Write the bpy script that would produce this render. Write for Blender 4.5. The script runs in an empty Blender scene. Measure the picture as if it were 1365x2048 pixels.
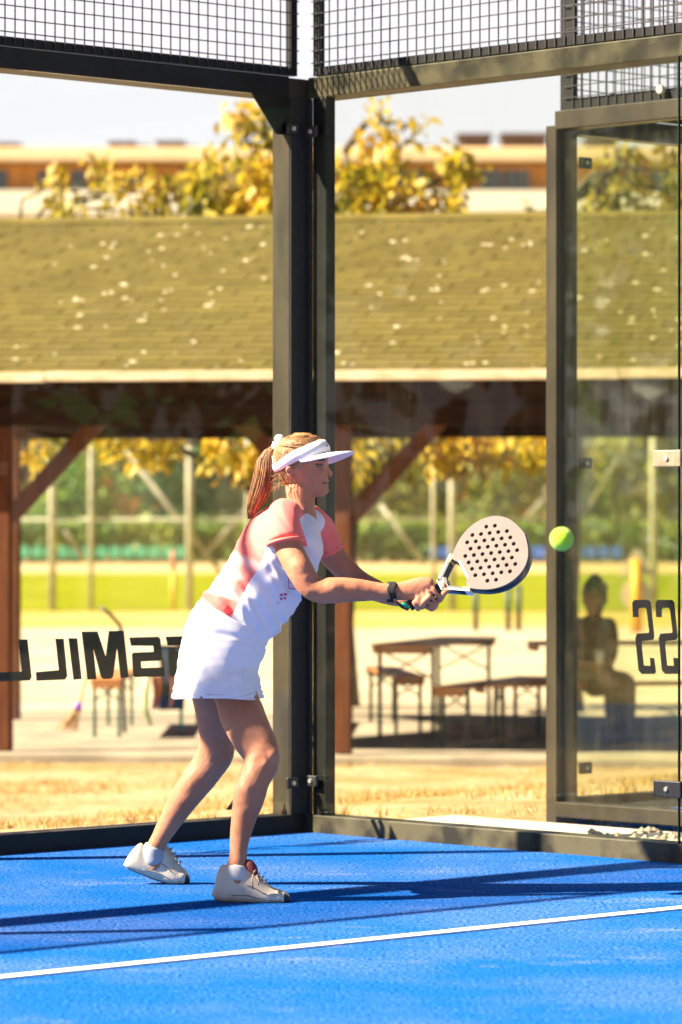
import bpy, bmesh, math, random
import numpy as np
from mathutils import Vector, Matrix, noise as mnoise

R = math.radians
random.seed(7)
rng = np.random.default_rng(11)
sc = bpy.context.scene
COL = sc.collection

# ------------------------------------------------------------------ camera
F, HC, YH = 7824.0, 1.272, 1042.0          # focal length in photo pixels, eye height, horizon row
cam = bpy.data.cameras.new('camera')
cam.sensor_fit = 'VERTICAL'
cam.sensor_height = 36.0
cam.sensor_width = 24.0
cam.lens = F / 2048.0 * 36.0
cam.shift_y = (YH - 1024.0) / 2048.0
cam.clip_start, cam.clip_end = 0.1, 2000.0
cam.dof.use_dof = True
cam.dof.focus_distance = 13.4
cam.dof.aperture_fstop = 3.7
camo = bpy.data.objects.new('camera', cam)
camo.location = (0, 0, HC)
camo.rotation_euler = (R(90), 0, 0)
COL.objects.link(camo)
sc.camera = camo

# ------------------------------------------------------------------ sky, sun, exposure
SUN_EL = R(39.3)
SUN_DIR = Vector((math.cos(SUN_EL) * 0.992, math.cos(SUN_EL) * 0.18, -math.sin(SUN_EL))).normalized()  # travel
world = bpy.data.worlds.new('World')
sc.world = world
world.use_nodes = True
wn = world.node_tree
bg = wn.nodes['Background']
sky = wn.nodes.new('ShaderNodeTexSky')
sky.sky_type = 'NISHITA'
sky.sun_disc = False
sky.sun_elevation = SUN_EL
to_sun = -SUN_DIR
sky.sun_rotation = math.atan2(to_sun.x, to_sun.y)
sky.air_density = 0.3
sky.dust_density = 0.3
sky.ozone_density = 1.0
# pale bank of haze cloud lying all round the horizon
tcw = wn.nodes.new('ShaderNodeTexCoord'); sep = wn.nodes.new('ShaderNodeSeparateXYZ'); wn.links.new(tcw.outputs['Generated'], sep.inputs[0])
cn = wn.nodes.new('ShaderNodeTexNoise'); cn.inputs['Scale'].default_value = 3.5; cn.inputs['Detail'].default_value = 6
mpw = wn.nodes.new('ShaderNodeMapping'); mpw.inputs['Scale'].default_value = (1, 1, 3.5); wn.links.new(tcw.outputs['Generated'], mpw.inputs[0]); wn.links.new(mpw.outputs[0], cn.inputs['Vector'])
ma = wn.nodes.new('ShaderNodeMath'); ma.operation = 'MULTIPLY_ADD'; ma.inputs[1].default_value = -0.35; wn.links.new(cn.outputs[0], ma.inputs[0]); wn.links.new(sep.outputs['Z'], ma.inputs[2])
cr = wn.nodes.new('ShaderNodeMapRange'); cr.interpolation_type = 'SMOOTHSTEP'
cr.inputs['From Min'].default_value = -0.04; cr.inputs['From Max'].default_value = 0.06; cr.inputs['To Min'].default_value = 1.0; cr.inputs['To Max'].default_value = 0.0
wn.links.new(ma.outputs[0], cr.inputs[0])
cm = wn.nodes.new('ShaderNodeMix'); cm.data_type = 'RGBA'; wn.links.new(cr.outputs[0], cm.inputs[0]); wn.links.new(sky.outputs[0], cm.inputs[6]); cm.inputs[7].default_value = (4.3, 4.2, 4.4, 1)
wn.links.new(cm.outputs[2], bg.inputs[0])
bg.inputs[1].default_value = 0.05
sun = bpy.data.lights.new('sun', 'SUN')
sun.energy = 5.0
sun.angle = R(0.55)
sun.color = (1.0, 0.86, 0.66)
suno = bpy.data.objects.new('sun', sun)
suno.rotation_euler = SUN_DIR.to_track_quat('-Z', 'Y').to_euler()
suno.location = (-20, 0, 25)
COL.objects.link(suno)
vs = sc.view_settings
vs.view_transform = 'Standard'
vs.look = 'None'
vs.exposure = 2.25
vs.gamma = 1.0
sc.cycles.max_bounces = 10
sc.cycles.transparent_max_bounces = 24
sc.cycles.use_denoising = True

# ------------------------------------------------------------------ helpers
def P(px, py, Z):
    return Vector(((px - 682.5) / F * Z, Z, HC - (py - YH) / F * Z))

def tag(o, label=None, cat=None, group=None, kind=None):
    if label: o['label'] = label
    if cat: o['category'] = cat
    if group: o['group'] = group
    if kind: o['kind'] = kind
    return o

def empty(name, loc=(0, 0, 0), rz=0):
    o = bpy.data.objects.new(name, None)
    o.empty_display_size = 0.1
    o.location = loc
    o.rotation_euler = (0, 0, rz)
    COL.objects.link(o)
    return o

def link(name, me, mat=None, parent=None, smooth=False):
    o = bpy.data.objects.new(name, me)
    if mat is not None and not me.materials:
        me.materials.append(mat)
    COL.objects.link(o)
    if parent is not None:
        o.parent = parent
        pw = parent
        M = Matrix.Identity(4)
        chain = []
        while pw is not None:
            chain.append(pw); pw = pw.parent
        for q in reversed(chain):
            M = M @ q.matrix_parent_inverse @ q.matrix_basis
        o.matrix_parent_inverse = M.inverted()
    if smooth:
        me.polygons.foreach_set('use_smooth', [True] * len(me.polygons))
    return o

class MB:
    """collects boxes, tubes and polygons in world space, built as one mesh"""
    def __init__(s): s.v, s.f, s.m = [], [], []
    def add(s, vs_, fs_, mi=0):
        k = len(s.v)
        s.v += [tuple(p) for p in vs_]
        s.f += [tuple(i + k for i in f) for f in fs_]
        s.m += [mi] * len(fs_)
        return s
    def hexa(s, p, mi=0):   # 8 points: bottom 4 ccw, top 4 ccw
        return s.add(p, [(3, 2, 1, 0), (4, 5, 6, 7), (0, 1, 5, 4), (1, 2, 6, 5), (2, 3, 7, 6), (3, 0, 4, 7)], mi)
    def box(s, lo, hi, fn=None, mi=0):
        fn = fn or (lambda x, y, z: (x, y, z))
        x0, y0, z0 = lo; x1, y1, z1 = hi
        return s.hexa([fn(x0, y0, z0), fn(x1, y0, z0), fn(x1, y1, z0), fn(x0, y1, z0),
                       fn(x0, y0, z1), fn(x1, y0, z1), fn(x1, y1, z1), fn(x0, y1, z1)], mi)
    def bar(s, a, b, w, h, up=(0, 0, 1), mi=0):
        a, b = Vector(a), Vector(b)
        t = (b - a).normalized(); u = Vector(up)
        sd = t.cross(u)
        if sd.length < 1e-4: sd = t.cross(Vector((0, 1, 0)))
        sd.normalize(); u2 = sd.cross(t).normalized()
        sd *= w / 2; u2 *= h / 2
        return s.hexa([a - sd - u2, a + sd - u2, b + sd - u2, b - sd - u2,
                       a - sd + u2, a + sd + u2, b + sd + u2, b - sd + u2], mi)
    def tube(s, pts, rad, n=8, mi=0, caps=True):
        pts = [Vector(p) for p in pts]
        if not hasattr(rad, '__len__'): rad = [rad] * len(pts)
        k = len(s.v); prev = None
        for i, p in enumerate(pts):
            t = (pts[min(i + 1, len(pts) - 1)] - pts[max(i - 1, 0)]).normalized()
            if prev is None:
                a = t.cross(Vector((0, 0, 1)))
                if a.length < 0.1: a = t.cross(Vector((0, 1, 0)))
            else:
                a = prev - t * prev.dot(t)
            a.normalize(); prev = a; b = t.cross(a)
            for j in range(n):
                th = 2 * math.pi * j / n
                s.v.append(tuple(p + (a * math.cos(th) + b * math.sin(th)) * rad[i]))
        for i in range(len(pts) - 1):
            for j in range(n):
                j2 = (j + 1) % n
                s.f.append((k + i * n + j, k + i * n + j2, k + (i + 1) * n + j2, k + (i + 1) * n + j)); s.m.append(mi)
        if caps:
            s.f.append(tuple(k + j for j in reversed(range(n)))); s.m.append(mi)
            q = k + (len(pts) - 1) * n
            s.f.append(tuple(q + j for j in range(n))); s.m.append(mi)
        return s
    def prism(s, poly, d, mi=0):   # poly: list of Vector, extruded by vector d
        d = Vector(d); n = len(poly)
        vs_ = [Vector(p) for p in poly] + [Vector(p) + d for p in poly]
        fs_ = [tuple(range(n)), tuple(range(2 * n - 1, n - 1, -1))]
        fs_ += [(i, i + n, (i + 1) % n + n, (i + 1) % n) for i in range(n)]
        return s.add(vs_, fs_, mi)
    def mesh(s, name, mats=None):
        me = bpy.data.meshes.new(name)
        me.from_pydata(s.v, [], s.f)
        for m in (mats or []): me.materials.append(m)
        if s.m and max(s.m) > 0: me.polygons.foreach_set('material_index', s.m)
        bm = bmesh.new(); bm.from_mesh(me); bmesh.ops.recalc_face_normals(bm, faces=bm.faces); bm.to_mesh(me); bm.free()
        return me
    def build(s, name, mat, parent=None, smooth=False):
        mats = mat if isinstance(mat, (list, tuple)) else [mat]
        return link(name, s.mesh(name, mats), None, parent, smooth)

def bevel(o, w=0.004, seg=2):
    m = o.modifiers.new('bevel', 'BEVEL'); m.width = w; m.segments = seg; m.limit_method = 'ANGLE'
    return o

def copy_tree(o, parent=None):
    c = o.copy(); COL.objects.link(c); c.parent = parent
    for ch in list(o.children): copy_tree(ch, c)
    return c

# ------------------------------------------------------------------ materials
def mat(name, col, rough=0.6, var=0.0, scale=20.0, col2=None, bump=0.0, bscale=None, metal=0.0, spec=0.5,
        detail=4.0, stretch=None, rand=0.0, coat=0.0, sheen=0.0, lo=0.35, hi=0.65):
    m = bpy.data.materials.new(name); m.use_nodes = True
    nt = m.node_tree; b = nt.nodes['Principled BSDF']
    b.inputs['Roughness'].default_value = rough
    b.inputs['Metallic'].default_value = metal
    b.inputs['Specular IOR Level'].default_value = spec
    if coat: b.inputs['Coat Weight'].default_value = coat
    if sheen: b.inputs['Sheen Weight'].default_value = sheen
    col = tuple(col) + (1,)
    b.inputs['Base Color'].default_value = col
    tc = nt.nodes.new('ShaderNodeTexCoord')
    src = tc.outputs['Object']
    if stretch:
        mp = nt.nodes.new('ShaderNodeMapping'); mp.inputs['Scale'].default_value = stretch
        nt.links.new(src, mp.inputs[0]); src = mp.outputs[0]
    cout = None
    if var or col2:
        n = nt.nodes.new('ShaderNodeTexNoise'); n.inputs['Scale'].default_value = scale; n.inputs['Detail'].default_value = detail
        nt.links.new(src, n.inputs['Vector'])
        r = nt.nodes.new('ShaderNodeValToRGB')
        c2 = tuple(col2) + (1,) if col2 else tuple(min(1, c * (1 + var)) for c in col[:3]) + (1,)
        c1 = col if col2 else tuple(c * (1 - var) for c in col[:3]) + (1,)
        r.color_ramp.elements[0].position = lo; r.color_ramp.elements[0].color = c1
        r.color_ramp.elements[1].position = hi; r.color_ramp.elements[1].color = c2
        nt.links.new(n.outputs['Fac'], r.inputs[0]); cout = r.outputs[0]
    if rand:
        oi = nt.nodes.new('ShaderNodeObjectInfo')
        mr = nt.nodes.new('ShaderNodeMapRange'); mr.inputs['To Min'].default_value = 1 - rand; mr.inputs['To Max'].default_value = 1 + rand
        nt.links.new(oi.outputs['Random'], mr.inputs[0])
        mx = nt.nodes.new('ShaderNodeMix'); mx.data_type = 'RGBA'; mx.blend_type = 'MULTIPLY'; mx.inputs[0].default_value = 1
        if cout: nt.links.new(cout, mx.inputs[6])
        else: mx.inputs[6].default_value = col
        nt.links.new(mr.outputs[0], mx.inputs[7]); cout = mx.outputs[2]
    if cout: nt.links.new(cout, b.inputs['Base Color'])
    if bump:
        n2 = nt.nodes.new('ShaderNodeTexNoise'); n2.inputs['Scale'].default_value = bscale or scale * 3; n2.inputs['Detail'].default_value = 3
        nt.links.new(src, n2.inputs['Vector'])
        bp = nt.nodes.new('ShaderNodeBump'); bp.inputs['Strength'].default_value = bump; bp.inputs['Distance'].default_value = 0.01
        nt.links.new(n2.outputs['Fac'], bp.inputs['Height']); nt.links.new(bp.outputs[0], b.inputs['Normal'])
    return m

def leafmat(name, stops, scale, transl=0.45):
    m = bpy.data.materials.new(name); m.use_nodes = True
    nt = m.node_tree; nt.nodes.clear()
    out = nt.nodes.new('ShaderNodeOutputMaterial')
    tc = nt.nodes.new('ShaderNodeTexCoord')
    n = nt.nodes.new('ShaderNodeTexNoise'); n.inputs['Scale'].default_value = scale; n.inputs['Detail'].default_value = 5; n.inputs['Roughness'].default_value = 0.7
    nt.links.new(tc.outputs['Object'], n.inputs['Vector'])
    r = nt.nodes.new('ShaderNodeValToRGB')
    el = r.color_ramp.elements
    while len(el) < len(stops): el.new(0.5)
    for e, (p, c) in zip(el, stops): e.position = p; e.color = tuple(c) + (1,)
    nt.links.new(n.outputs['Fac'], r.inputs[0])
    d = nt.nodes.new('ShaderNodeBsdfPrincipled'); d.inputs['Roughness'].default_value = 0.55
    t = nt.nodes.new('ShaderNodeBsdfTranslucent')
    nt.links.new(r.outputs[0], d.inputs['Base Color']); nt.links.new(r.outputs[0], t.inputs[0])
    mx = nt.nodes.new('ShaderNodeMixShader'); mx.inputs[0].default_value = transl
    nt.links.new(d.outputs[0], mx.inputs[1]); nt.links.new(t.outputs[0], mx.inputs[2]); nt.links.new(mx.outputs[0], out.inputs[0])
    return m

def glassmat(name, tint=(0.97, 0.985, 0.97), dust=0.05, seed=0.0, ior=1.25):
    m = bpy.data.materials.new(name); m.use_nodes = True
    nt = m.node_tree; nt.nodes.clear()
    out = nt.nodes.new('ShaderNodeOutputMaterial')
    tr = nt.nodes.new('ShaderNodeBsdfTransparent'); tr.inputs[0].default_value = tint + (1,)
    gl = nt.nodes.new('ShaderNodeBsdfGlossy'); gl.inputs['Roughness'].default_value = 0.0; gl.inputs[0].default_value = (1, 1, 1, 1)
    fr = nt.nodes.new('ShaderNodeFresnel')
    ge = nt.nodes.new('ShaderNodeNewGeometry')          # the far face of the pane is met from inside: same reflectance, no total reflection
    io = nt.nodes.new('ShaderNodeMapRange'); io.inputs['To Min'].default_value = ior; io.inputs['To Max'].default_value = 1 / ior
    nt.links.new(ge.outputs['Backfacing'], io.inputs[0]); nt.links.new(io.outputs[0], fr.inputs[0])
    mx = nt.nodes.new('ShaderNodeMixShader')
    nt.links.new(fr.outputs[0], mx.inputs[0]); nt.links.new(tr.outputs[0], mx.inputs[1]); nt.links.new(gl.outputs[0], mx.inputs[2])
    # dust and dried water runs
    tc = nt.nodes.new('ShaderNodeTexCoord')
    mp = nt.nodes.new('ShaderNodeMapping'); mp.inputs['Scale'].default_value = (9, 9, 0.7); mp.inputs['Location'].default_value = (seed, seed, 0)
    nt.links.new(tc.outputs['Object'], mp.inputs[0])
    n1 = nt.nodes.new('ShaderNodeTexNoise'); n1.inputs['Scale'].default_value = 1.6; n1.inputs['Detail'].default_value = 6; n1.inputs['Roughness'].default_value = 0.75
    nt.links.new(mp.outputs[0], n1.inputs['Vector'])
    mr = nt.nodes.new('ShaderNodeMapRange'); mr.inputs['From Min'].default_value = 0.45; mr.inputs['From Max'].default_value = 0.8
    mr.inputs['To Min'].default_value = dust * 0.25; mr.inputs['To Max'].default_value = dust * 2.2
    nt.links.new(n1.outputs['Fac'], mr.inputs[0])
    vo = nt.nodes.new('ShaderNodeTexVoronoi'); vo.inputs['Scale'].default_value = 22.0
    nt.links.new(tc.outputs['Object'], vo.inputs['Vector'])
    lt = nt.nodes.new('ShaderNodeMath'); lt.operation = 'LESS_THAN'; lt.inputs[1].default_value = 0.045
    nt.links.new(vo.outputs['Distance'], lt.inputs[0])
    ml = nt.nodes.new('ShaderNodeMath'); ml.operation = 'MULTIPLY_ADD'; ml.inputs[1].default_value = 0.05
    nt.links.new(lt.outputs[0], ml.inputs[0]); nt.links.new(mr.outputs[0], ml.inputs[2])
    df = nt.nodes.new('ShaderNodeBsdfDiffuse'); df.inputs[0].default_value = (0.75, 0.68, 0.55, 1)
    mx2 = nt.nodes.new('ShaderNodeMixShader')
    nt.links.new(ml.outputs[0], mx2.inputs[0]); nt.links.new(mx.outputs[0], mx2.inputs[1]); nt.links.new(df.outputs[0], mx2.inputs[2])
    nt.links.new(mx2.outputs[0], out.inputs[0])
    return m

M = {}
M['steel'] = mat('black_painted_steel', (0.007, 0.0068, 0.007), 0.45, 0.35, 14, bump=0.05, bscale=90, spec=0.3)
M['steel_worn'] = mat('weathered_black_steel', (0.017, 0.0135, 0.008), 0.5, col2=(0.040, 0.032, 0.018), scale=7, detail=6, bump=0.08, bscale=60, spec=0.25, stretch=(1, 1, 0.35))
M['rail_lit'] = mat('sunlit_mottled_steel', (0.022, 0.019, 0.012), 0.5, col2=(0.085, 0.072, 0.042), scale=6, detail=7, spec=0.25, lo=0.40, hi=0.58, bump=0.08, bscale=60)  # lighter steel: sunlight and mottled reflections put into the colour
M['wire'] = mat('black_wire', (0.015, 0.015, 0.016), 0.5)
M['rubber'] = mat('black_clamp', (0.012, 0.013, 0.014), 0.45, 0.2, 30)
M['bolt'] = mat('zinc_bolt', (0.62, 0.58, 0.5), 0.35, metal=0.7)
M['vinyl'] = mat('black_vinyl_lettering', (0.008, 0.008, 0.012), 0.35, 0.2, 15)
M['glass'] = glassmat('clear_court_glass', dust=0.0008)
M['glass2'] = glassmat('dusty_court_glass', (0.955, 0.97, 0.94), 0.003, 3.7, 1.2)
M['glass3'] = glassmat('dusty_neighbour_glass', (0.93, 0.95, 0.88), 0.010, 8.1, 1.35)
M['glass_edge'] = mat('green_glass_edge', (0.006, 0.022, 0.016), 0.3)
M['concrete'] = mat('pale_concrete', (0.50, 0.45, 0.36), 0.85, 0.16, 3, bump=0.15, bscale=60, detail=8)
M['wood'] = mat('red_brown_stained_wood', (0.085, 0.029, 0.013), 0.75, spec=0.1, col2=(0.13, 0.046, 0.021), scale=5, bump=0.2, bscale=20, stretch=(6, 6, 0.6))
M['wood_beam'] = mat('dark_stained_beam', (0.030, 0.012, 0.007), 0.8, 0.3, 5, bump=0.2, bscale=20, spec=0.1, stretch=(0.6, 6, 6))
M['wood_eave'] = mat('weathered_eave_board', (0.50, 0.37, 0.22), 0.7, col2=(0.66, 0.55, 0.40), scale=4, stretch=(1, 6, 6), detail=7, bump=0.2)
M['shingle'] = mat('olive_asphalt_shingle', (0.124, 0.094, 0.022), 0.9, 0.16, 4, bump=0.5, bscale=220, rand=0.15, spec=0.2)
M['lichen'] = mat('pale_lichen', (0.46, 0.39, 0.25), 0.9, 0.25, 60, bump=0.5, bscale=300)
M['table_wood'] = mat('orange_table_wood', (0.42, 0.16, 0.045), 0.5, 0.25, 6, stretch=(1, 8, 8))
M['green_metal'] = mat('green_folding_legs', (0.015, 0.10, 0.045), 0.45)
M['skin'] = None

# ------------------------------------------------------------------ court frame
UA = R(46.5)
uv = Vector((-math.sin(UA), -math.cos(UA), 0))        # along the back wall towards the camera, left
vv = Vector((math.cos(UA), -math.sin(UA), 0))         # along the side wall towards the camera, right
CO = P(612, YH, 16.0); CO.z = 0
def W(s, t, z=0.0):
    return CO + uv * s + vv * t + Vector((0, 0, z))
def Wf(s, t, z): return W(s, t, z)
def on_back(px, py, t=-0.013):
    """the point of the back wall plane seen at a photo pixel"""
    d = Vector(((px - 682.5) / F, 1, -(py - YH) / F)); o = Vector((0, 0, HC))
    n = vv; k = (W(0, t) - o).dot(n) / d.dot(n)
    return o + d * k
def on_side(px, py, s=-0.013):
    d = Vector(((px - 682.5) / F, 1, -(py - YH) / F)); o = Vector((0, 0, HC))
    k = (W(s, 0) - o).dot(uv) / d.dot(uv)
    return o + d * k

# ------------------------------------------------------------------ ground
def gz(x, y):
    """ground height outside the court: level beside it, falling gently to the shelter"""
    q = Vector((x, y, 0)) - CO
    tt = -q.dot(vv)
    k = min(max((tt - 0.4) / 7.5, 0), 1); k = k * k * (3 - 2 * k)
    return -0.055 - 0.495 * k

def build_ground():
    xs = np.unique(np.concatenate([np.linspace(-9, 9, 121), np.linspace(-700, -9, 12), np.linspace(9, 700, 12)]))
    ys = np.unique(np.concatenate([np.linspace(8, 34, 160), np.linspace(-300, 8, 8), np.linspace(34, 60, 14), np.linspace(60, 900, 14)]))
    v = []; f = []
    for y in ys:
        for x in xs:
            h = gz(x, y)
            if abs(x) < 9 and 12 < y < 30: h += 0.018 * mnoise.fractal(Vector((x * 1.3, y * 1.3, 0)), 1, 2, 4)
            v.append((x, y, h))
    nx = len(xs)
    for j in range(len(ys) - 1):
        for i in range(nx - 1):
            f.append((j * nx + i, j * nx + i + 1, (j + 1) * nx + i + 1, (j + 1) * nx + i))
    me = bpy.data.meshes.new('ground'); me.from_pydata(v, [], f)
    m = bpy.data.materials.new('dry_ground'); m.use_nodes = True
    nt = m.node_tree; b = nt.nodes['Principled BSDF']; b.inputs['Roughness'].default_value = 1.0; b.inputs['Specular IOR Level'].default_value = 0.0
    tc = nt.nodes.new('ShaderNodeTexCoord')
    n1 = nt.nodes.new('ShaderNodeTexNoise'); n1.inputs['Scale'].default_value = 0.9; n1.inputs['Detail'].default_value = 8; n1.inputs['Roughness'].default_value = 0.65
    n2 = nt.nodes.new('ShaderNodeTexNoise'); n2.inputs['Scale'].default_value = 14; n2.inputs['Detail'].default_value = 6; n2.inputs['Roughness'].default_value = 0.7
    for n in (n1, n2): nt.links.new(tc.outputs['Object'], n.inputs['Vector'])
    r1 = nt.nodes.new('ShaderNodeValToRGB'); e = r1.color_ramp.elements
    e[0].position = 0.38; e[0].color = (0.46, 0.36, 0.235, 1); e[1].position = 0.62; e[1].color = (0.33, 0.225, 0.10, 1)
    r2 = nt.nodes.new('ShaderNodeValToRGB'); e = r2.color_ramp.elements
    e[0].position = 0.3; e[0].color = (0.55, 0.5, 0.42, 1); e[1].position = 0.7; e[1].color = (1.15, 1.1, 1.0, 1)
    nt.links.new(n1.outputs[0], r1.inputs[0]); nt.links.new(n2.outputs[0], r2.inputs[0])
    mx = nt.nodes.new('ShaderNodeMix'); mx.data_type = 'RGBA'; mx.blend_type = 'MULTIPLY'; mx.inputs[0].default_value = 1
    nt.links.new(r1.outputs[0], mx.inputs[6]); nt.links.new(r2.outputs[0], mx.inputs[7]); nt.links.new(mx.outputs[2], b.inputs['Base Color'])
    bp = nt.nodes.new('ShaderNodeBump'); bp.inputs['Strength'].default_value = 0.8; bp.inputs['Distance'].default_value = 0.03
    nt.links.new(n2.outputs[0], bp.inputs['Height']); nt.links.new(bp.outputs[0], b.inputs['Normal'])
    o = link('ground', me, m, smooth=True); tag(o, kind='structure')
build_ground()

# the playing surface
def turf_mat():
    m = bpy.data.materials.new('blue_sanded_turf'); m.use_nodes = True
    nt = m.node_tree; b = nt.nodes['Principled BSDF']; b.inputs['Roughness'].default_value = 1.0; b.inputs['Specular IOR Level'].default_value = 0.0
    tc = nt.nodes.new('ShaderNodeTexCoord')
    fine = nt.nodes.new('ShaderNodeTexNoise'); fine.inputs['Scale'].default_value = 75; fine.inputs['Detail'].default_value = 3; fine.inputs['Roughness'].default_value = 0.7
    big = nt.nodes.new('ShaderNodeTexNoise'); big.inputs['Scale'].default_value = 1.1; big.inputs['Detail'].default_value = 7; big.inputs['Roughness'].default_value = 0.62
    mp = nt.nodes.new('ShaderNodeMapping'); mp.inputs['Scale'].default_value = (1.2, 1.9, 1); mp.inputs['Rotation'].default_value = (0, 0, 0.25)
    nt.links.new(tc.outputs['Object'], mp.inputs[0])
    st = nt.nodes.new('ShaderNodeTexNoise'); st.inputs['Scale'].default_value = 1.7; st.inputs['Detail'].default_value = 8; st.inputs['Roughness'].default_value = 0.68
    nt.links.new(mp.outputs[0], st.inputs['Vector'])
    for n in (fine, big): nt.links.new(tc.outputs['Object'], n.inputs['Vector'])
    r = nt.nodes.new('ShaderNodeValToRGB'); e = r.color_ramp.elements
    e[0].position = 0.34; e[0].color = (0.001, 0.040, 0.235, 1); e[1].position = 0.64; e[1].color = (0.020, 0.165, 0.58, 1)
    nt.links.new(fine.outputs[0], r.inputs[0])
    # sand lying in the pile
    def rng_(src, a, b_, lo, hi):
        q = nt.nodes.new('ShaderNodeMapRange'); q.inputs['From Min'].default_value = a; q.inputs['From Max'].default_value = b_
        q.inputs['To Min'].default_value = lo; q.inputs['To Max'].default_value = hi; nt.links.new(src, q.inputs[0]); return q.outputs[0]
    s1 = rng_(big.outputs[0], 0.42, 0.72, 0.0, 0.24)
    s2 = rng_(st.outputs[0], 0.56, 0.72, 0.0, 0.42)
    gr = rng_(fine.outputs[0], 0.44, 0.62, 0.12, 1.6)
    ad = nt.nodes.new('ShaderNodeMath'); ad.operation = 'ADD'; nt.links.new(s1, ad.inputs[0]); nt.links.new(s2, ad.inputs[1])
    mu = nt.nodes.new('ShaderNodeMath'); mu.operation = 'MULTIPLY'; mu.use_clamp = True; nt.links.new(ad.outputs[0], mu.inputs[0]); nt.links.new(gr, mu.inputs[1])
    mx = nt.nodes.new('ShaderNodeMix'); mx.data_type = 'RGBA'
    nt.links.new(mu.outputs[0], mx.inputs[0]); nt.links.new(r.outputs[0], mx.inputs[6]); mx.inputs[7].default_value = (0.33, 0.36, 0.56, 1)
    nt.links.new(mx.outputs[2], b.inputs['Base Color'])
    bp = nt.nodes.new('ShaderNodeBump'); bp.inputs['Strength'].default_value = 0.9; bp.inputs['Distance'].default_value = 0.012
    nt.links.new(fine.outputs[0], bp.inputs['Height']); nt.links.new(bp.outputs[0], b.inputs['Normal'])
    return m
M['turf'] = turf_mat()
o = MB().box((0.0, 0.0, -0.05), (10.6, 20, 0.0), Wf).build('court_floor', M['turf']); tag(o, kind='structure')
lm = mat('white_court_line', (0.86, 0.85, 0.84), 1.0, 0.08, 120, spec=0.0, bump=0.5, bscale=200)
o = MB().box((0.0, 3.135, 0.001), (10.4, 3.195, 0.006), Wf).build('court_line', lm); tag(o, kind='structure')
# concrete margin between the two courts, with loose gravel against the rail
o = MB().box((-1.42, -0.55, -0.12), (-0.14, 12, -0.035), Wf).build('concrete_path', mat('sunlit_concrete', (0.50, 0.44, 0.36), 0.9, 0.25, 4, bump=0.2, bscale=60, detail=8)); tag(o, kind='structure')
def gravel():
    v = []; f = []
    base = np.array([(1, 0, 0), (-1, 0, 0), (0, 1, 0), (0, -1, 0), (0, 0, 1), (0, 0, -1)], float)
    tri = [(0, 2, 4), (2, 1, 4), (1, 3, 4), (3, 0, 4), (2, 0, 5), (1, 2, 5), (3, 1, 5), (0, 3, 5)]
    for i in range(1700):
        t = 0.6 + 2.4 * random.random(); s = -0.15 - abs(random.gauss(0, 0.26))
        if random.random() < 0.25: s = -0.15 - 1.2 * random.random()
        r = random.uniform(0.006, 0.024)
        c = W(s, t, -0.035 + r * 0.5)
        k = len(v)
        for p in base:
            q = p * (r * rng.uniform(0.7, 1.3, 3)) * np.array((1.2, 1.2, 0.75))
            v.append((c.x + q[0], c.y + q[1], c.z + q[2]))
        f += [tuple(a + k for a in t_) for t_ in tri]
    me = bpy.data.meshes.new('gravel'); me.from_pydata(v, [], f)
    o = link('gravel', me, mat('pale_gravel', (0.24, 0.17, 0.10), 0.9, col2=(0.50, 0.43, 0.34), scale=25))
    tag(o, 'loose pale gravel lying along the foot of the side glass', 'gravel', kind='stuff')
gravel()

# ------------------------------------------------------------------ glass walls of the court
def wires(mb, fn, a0, a1, z0, z1, step=0.05, r=0.0021, off=0.0):
    """welded mesh as thin square bars in a wall plane; fn(a, z, d) gives the point"""
    n = int(round((a1 - a0) / step))
    for i in range(1, n):
        a = a0 + (a1 - a0) * i / n
        mb.hexa([fn(a - r, z0, -r), fn(a + r, z0, -r), fn(a + r, z0, r), fn(a - r, z0, r), fn(a - r, z1, -r), fn(a + r, z1, -r), fn(a + r, z1, r), fn(a - r, z1, r)])
    n = int(round((z1 - z0) / step))
    for i in range(1, n):
        z = z0 + (z1 - z0) * i / n
        d = 2 * r
        mb.hexa([fn(a0, z - r, -r + d), fn(a1, z - r, -r + d), fn(a1, z - r, r + d), fn(a0, z - r, r + d), fn(a0, z + r, -r + d), fn(a1, z + r, -r + d), fn(a1, z + r, r + d), fn(a0, z + r, r + d)])

def clamp(parent, fn, a, z, w=0.062, h=0.044, ln=1):
    """black block holding a pane, with a round bolt head; fn(a, d, z): d towards the court"""
    c = bevel(MB().box((a, 0.003, z - h / 2), (a + w * ln, 0.019, z + h / 2), fn).build('clamp', M['rubber'], parent), 0.004)
    mb = MB()
    p0, p1 = Vector(fn(a + 0.5 * w * ln, 0.017, z)), Vector(fn(a + 0.5 * w * ln, 0.026, z))
    mb.tube([p0, p1], [0.0105, 0.0085], 12)
    mb.build('bolt', M['bolt'], c, False)
    return c

back = empty('glass_wall', W(0, 0, 0))
tag(back, 'back glass wall with dark rail, black mesh and mirrored black lettering behind the player', 'glass wall')
side = empty('glass_wall', W(0, 0, 0))
tag(side, 'side glass wall right of the corner post, its sunlit rail along the concrete path', 'glass wall')
bk = lambda a, z, d: W(a, d - 0.03, z)
sd = lambda a, z, d: W(d - 0.03, a, z)
# posts of the corner
bevel(MB().box((-0.048, -0.116, -0.02), (0.079, -0.014, 3.08), Wf).build('corner_post', M['steel_worn'], back), 0.004)
bevel(MB().box((-0.068, 0.026, -0.02), (-0.014, 0.105, 3.0), Wf).build('corner_post', M['steel'], side), 0.004)  # given the darker steel to paint in shade from the left post
# black inner angle closing the corner
bevel(MB().box((-0.046, -0.0125, 0.0), (0.077, -0.006, 3.0), Wf).build('corner_strip', M['rubber'], back), 0.001)
bevel(MB().box((-0.0125, 0.0, 0.0), (-0.004, 0.018, 3.0), Wf).build('corner_strip', M['rubber'], side), 0.001)
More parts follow.
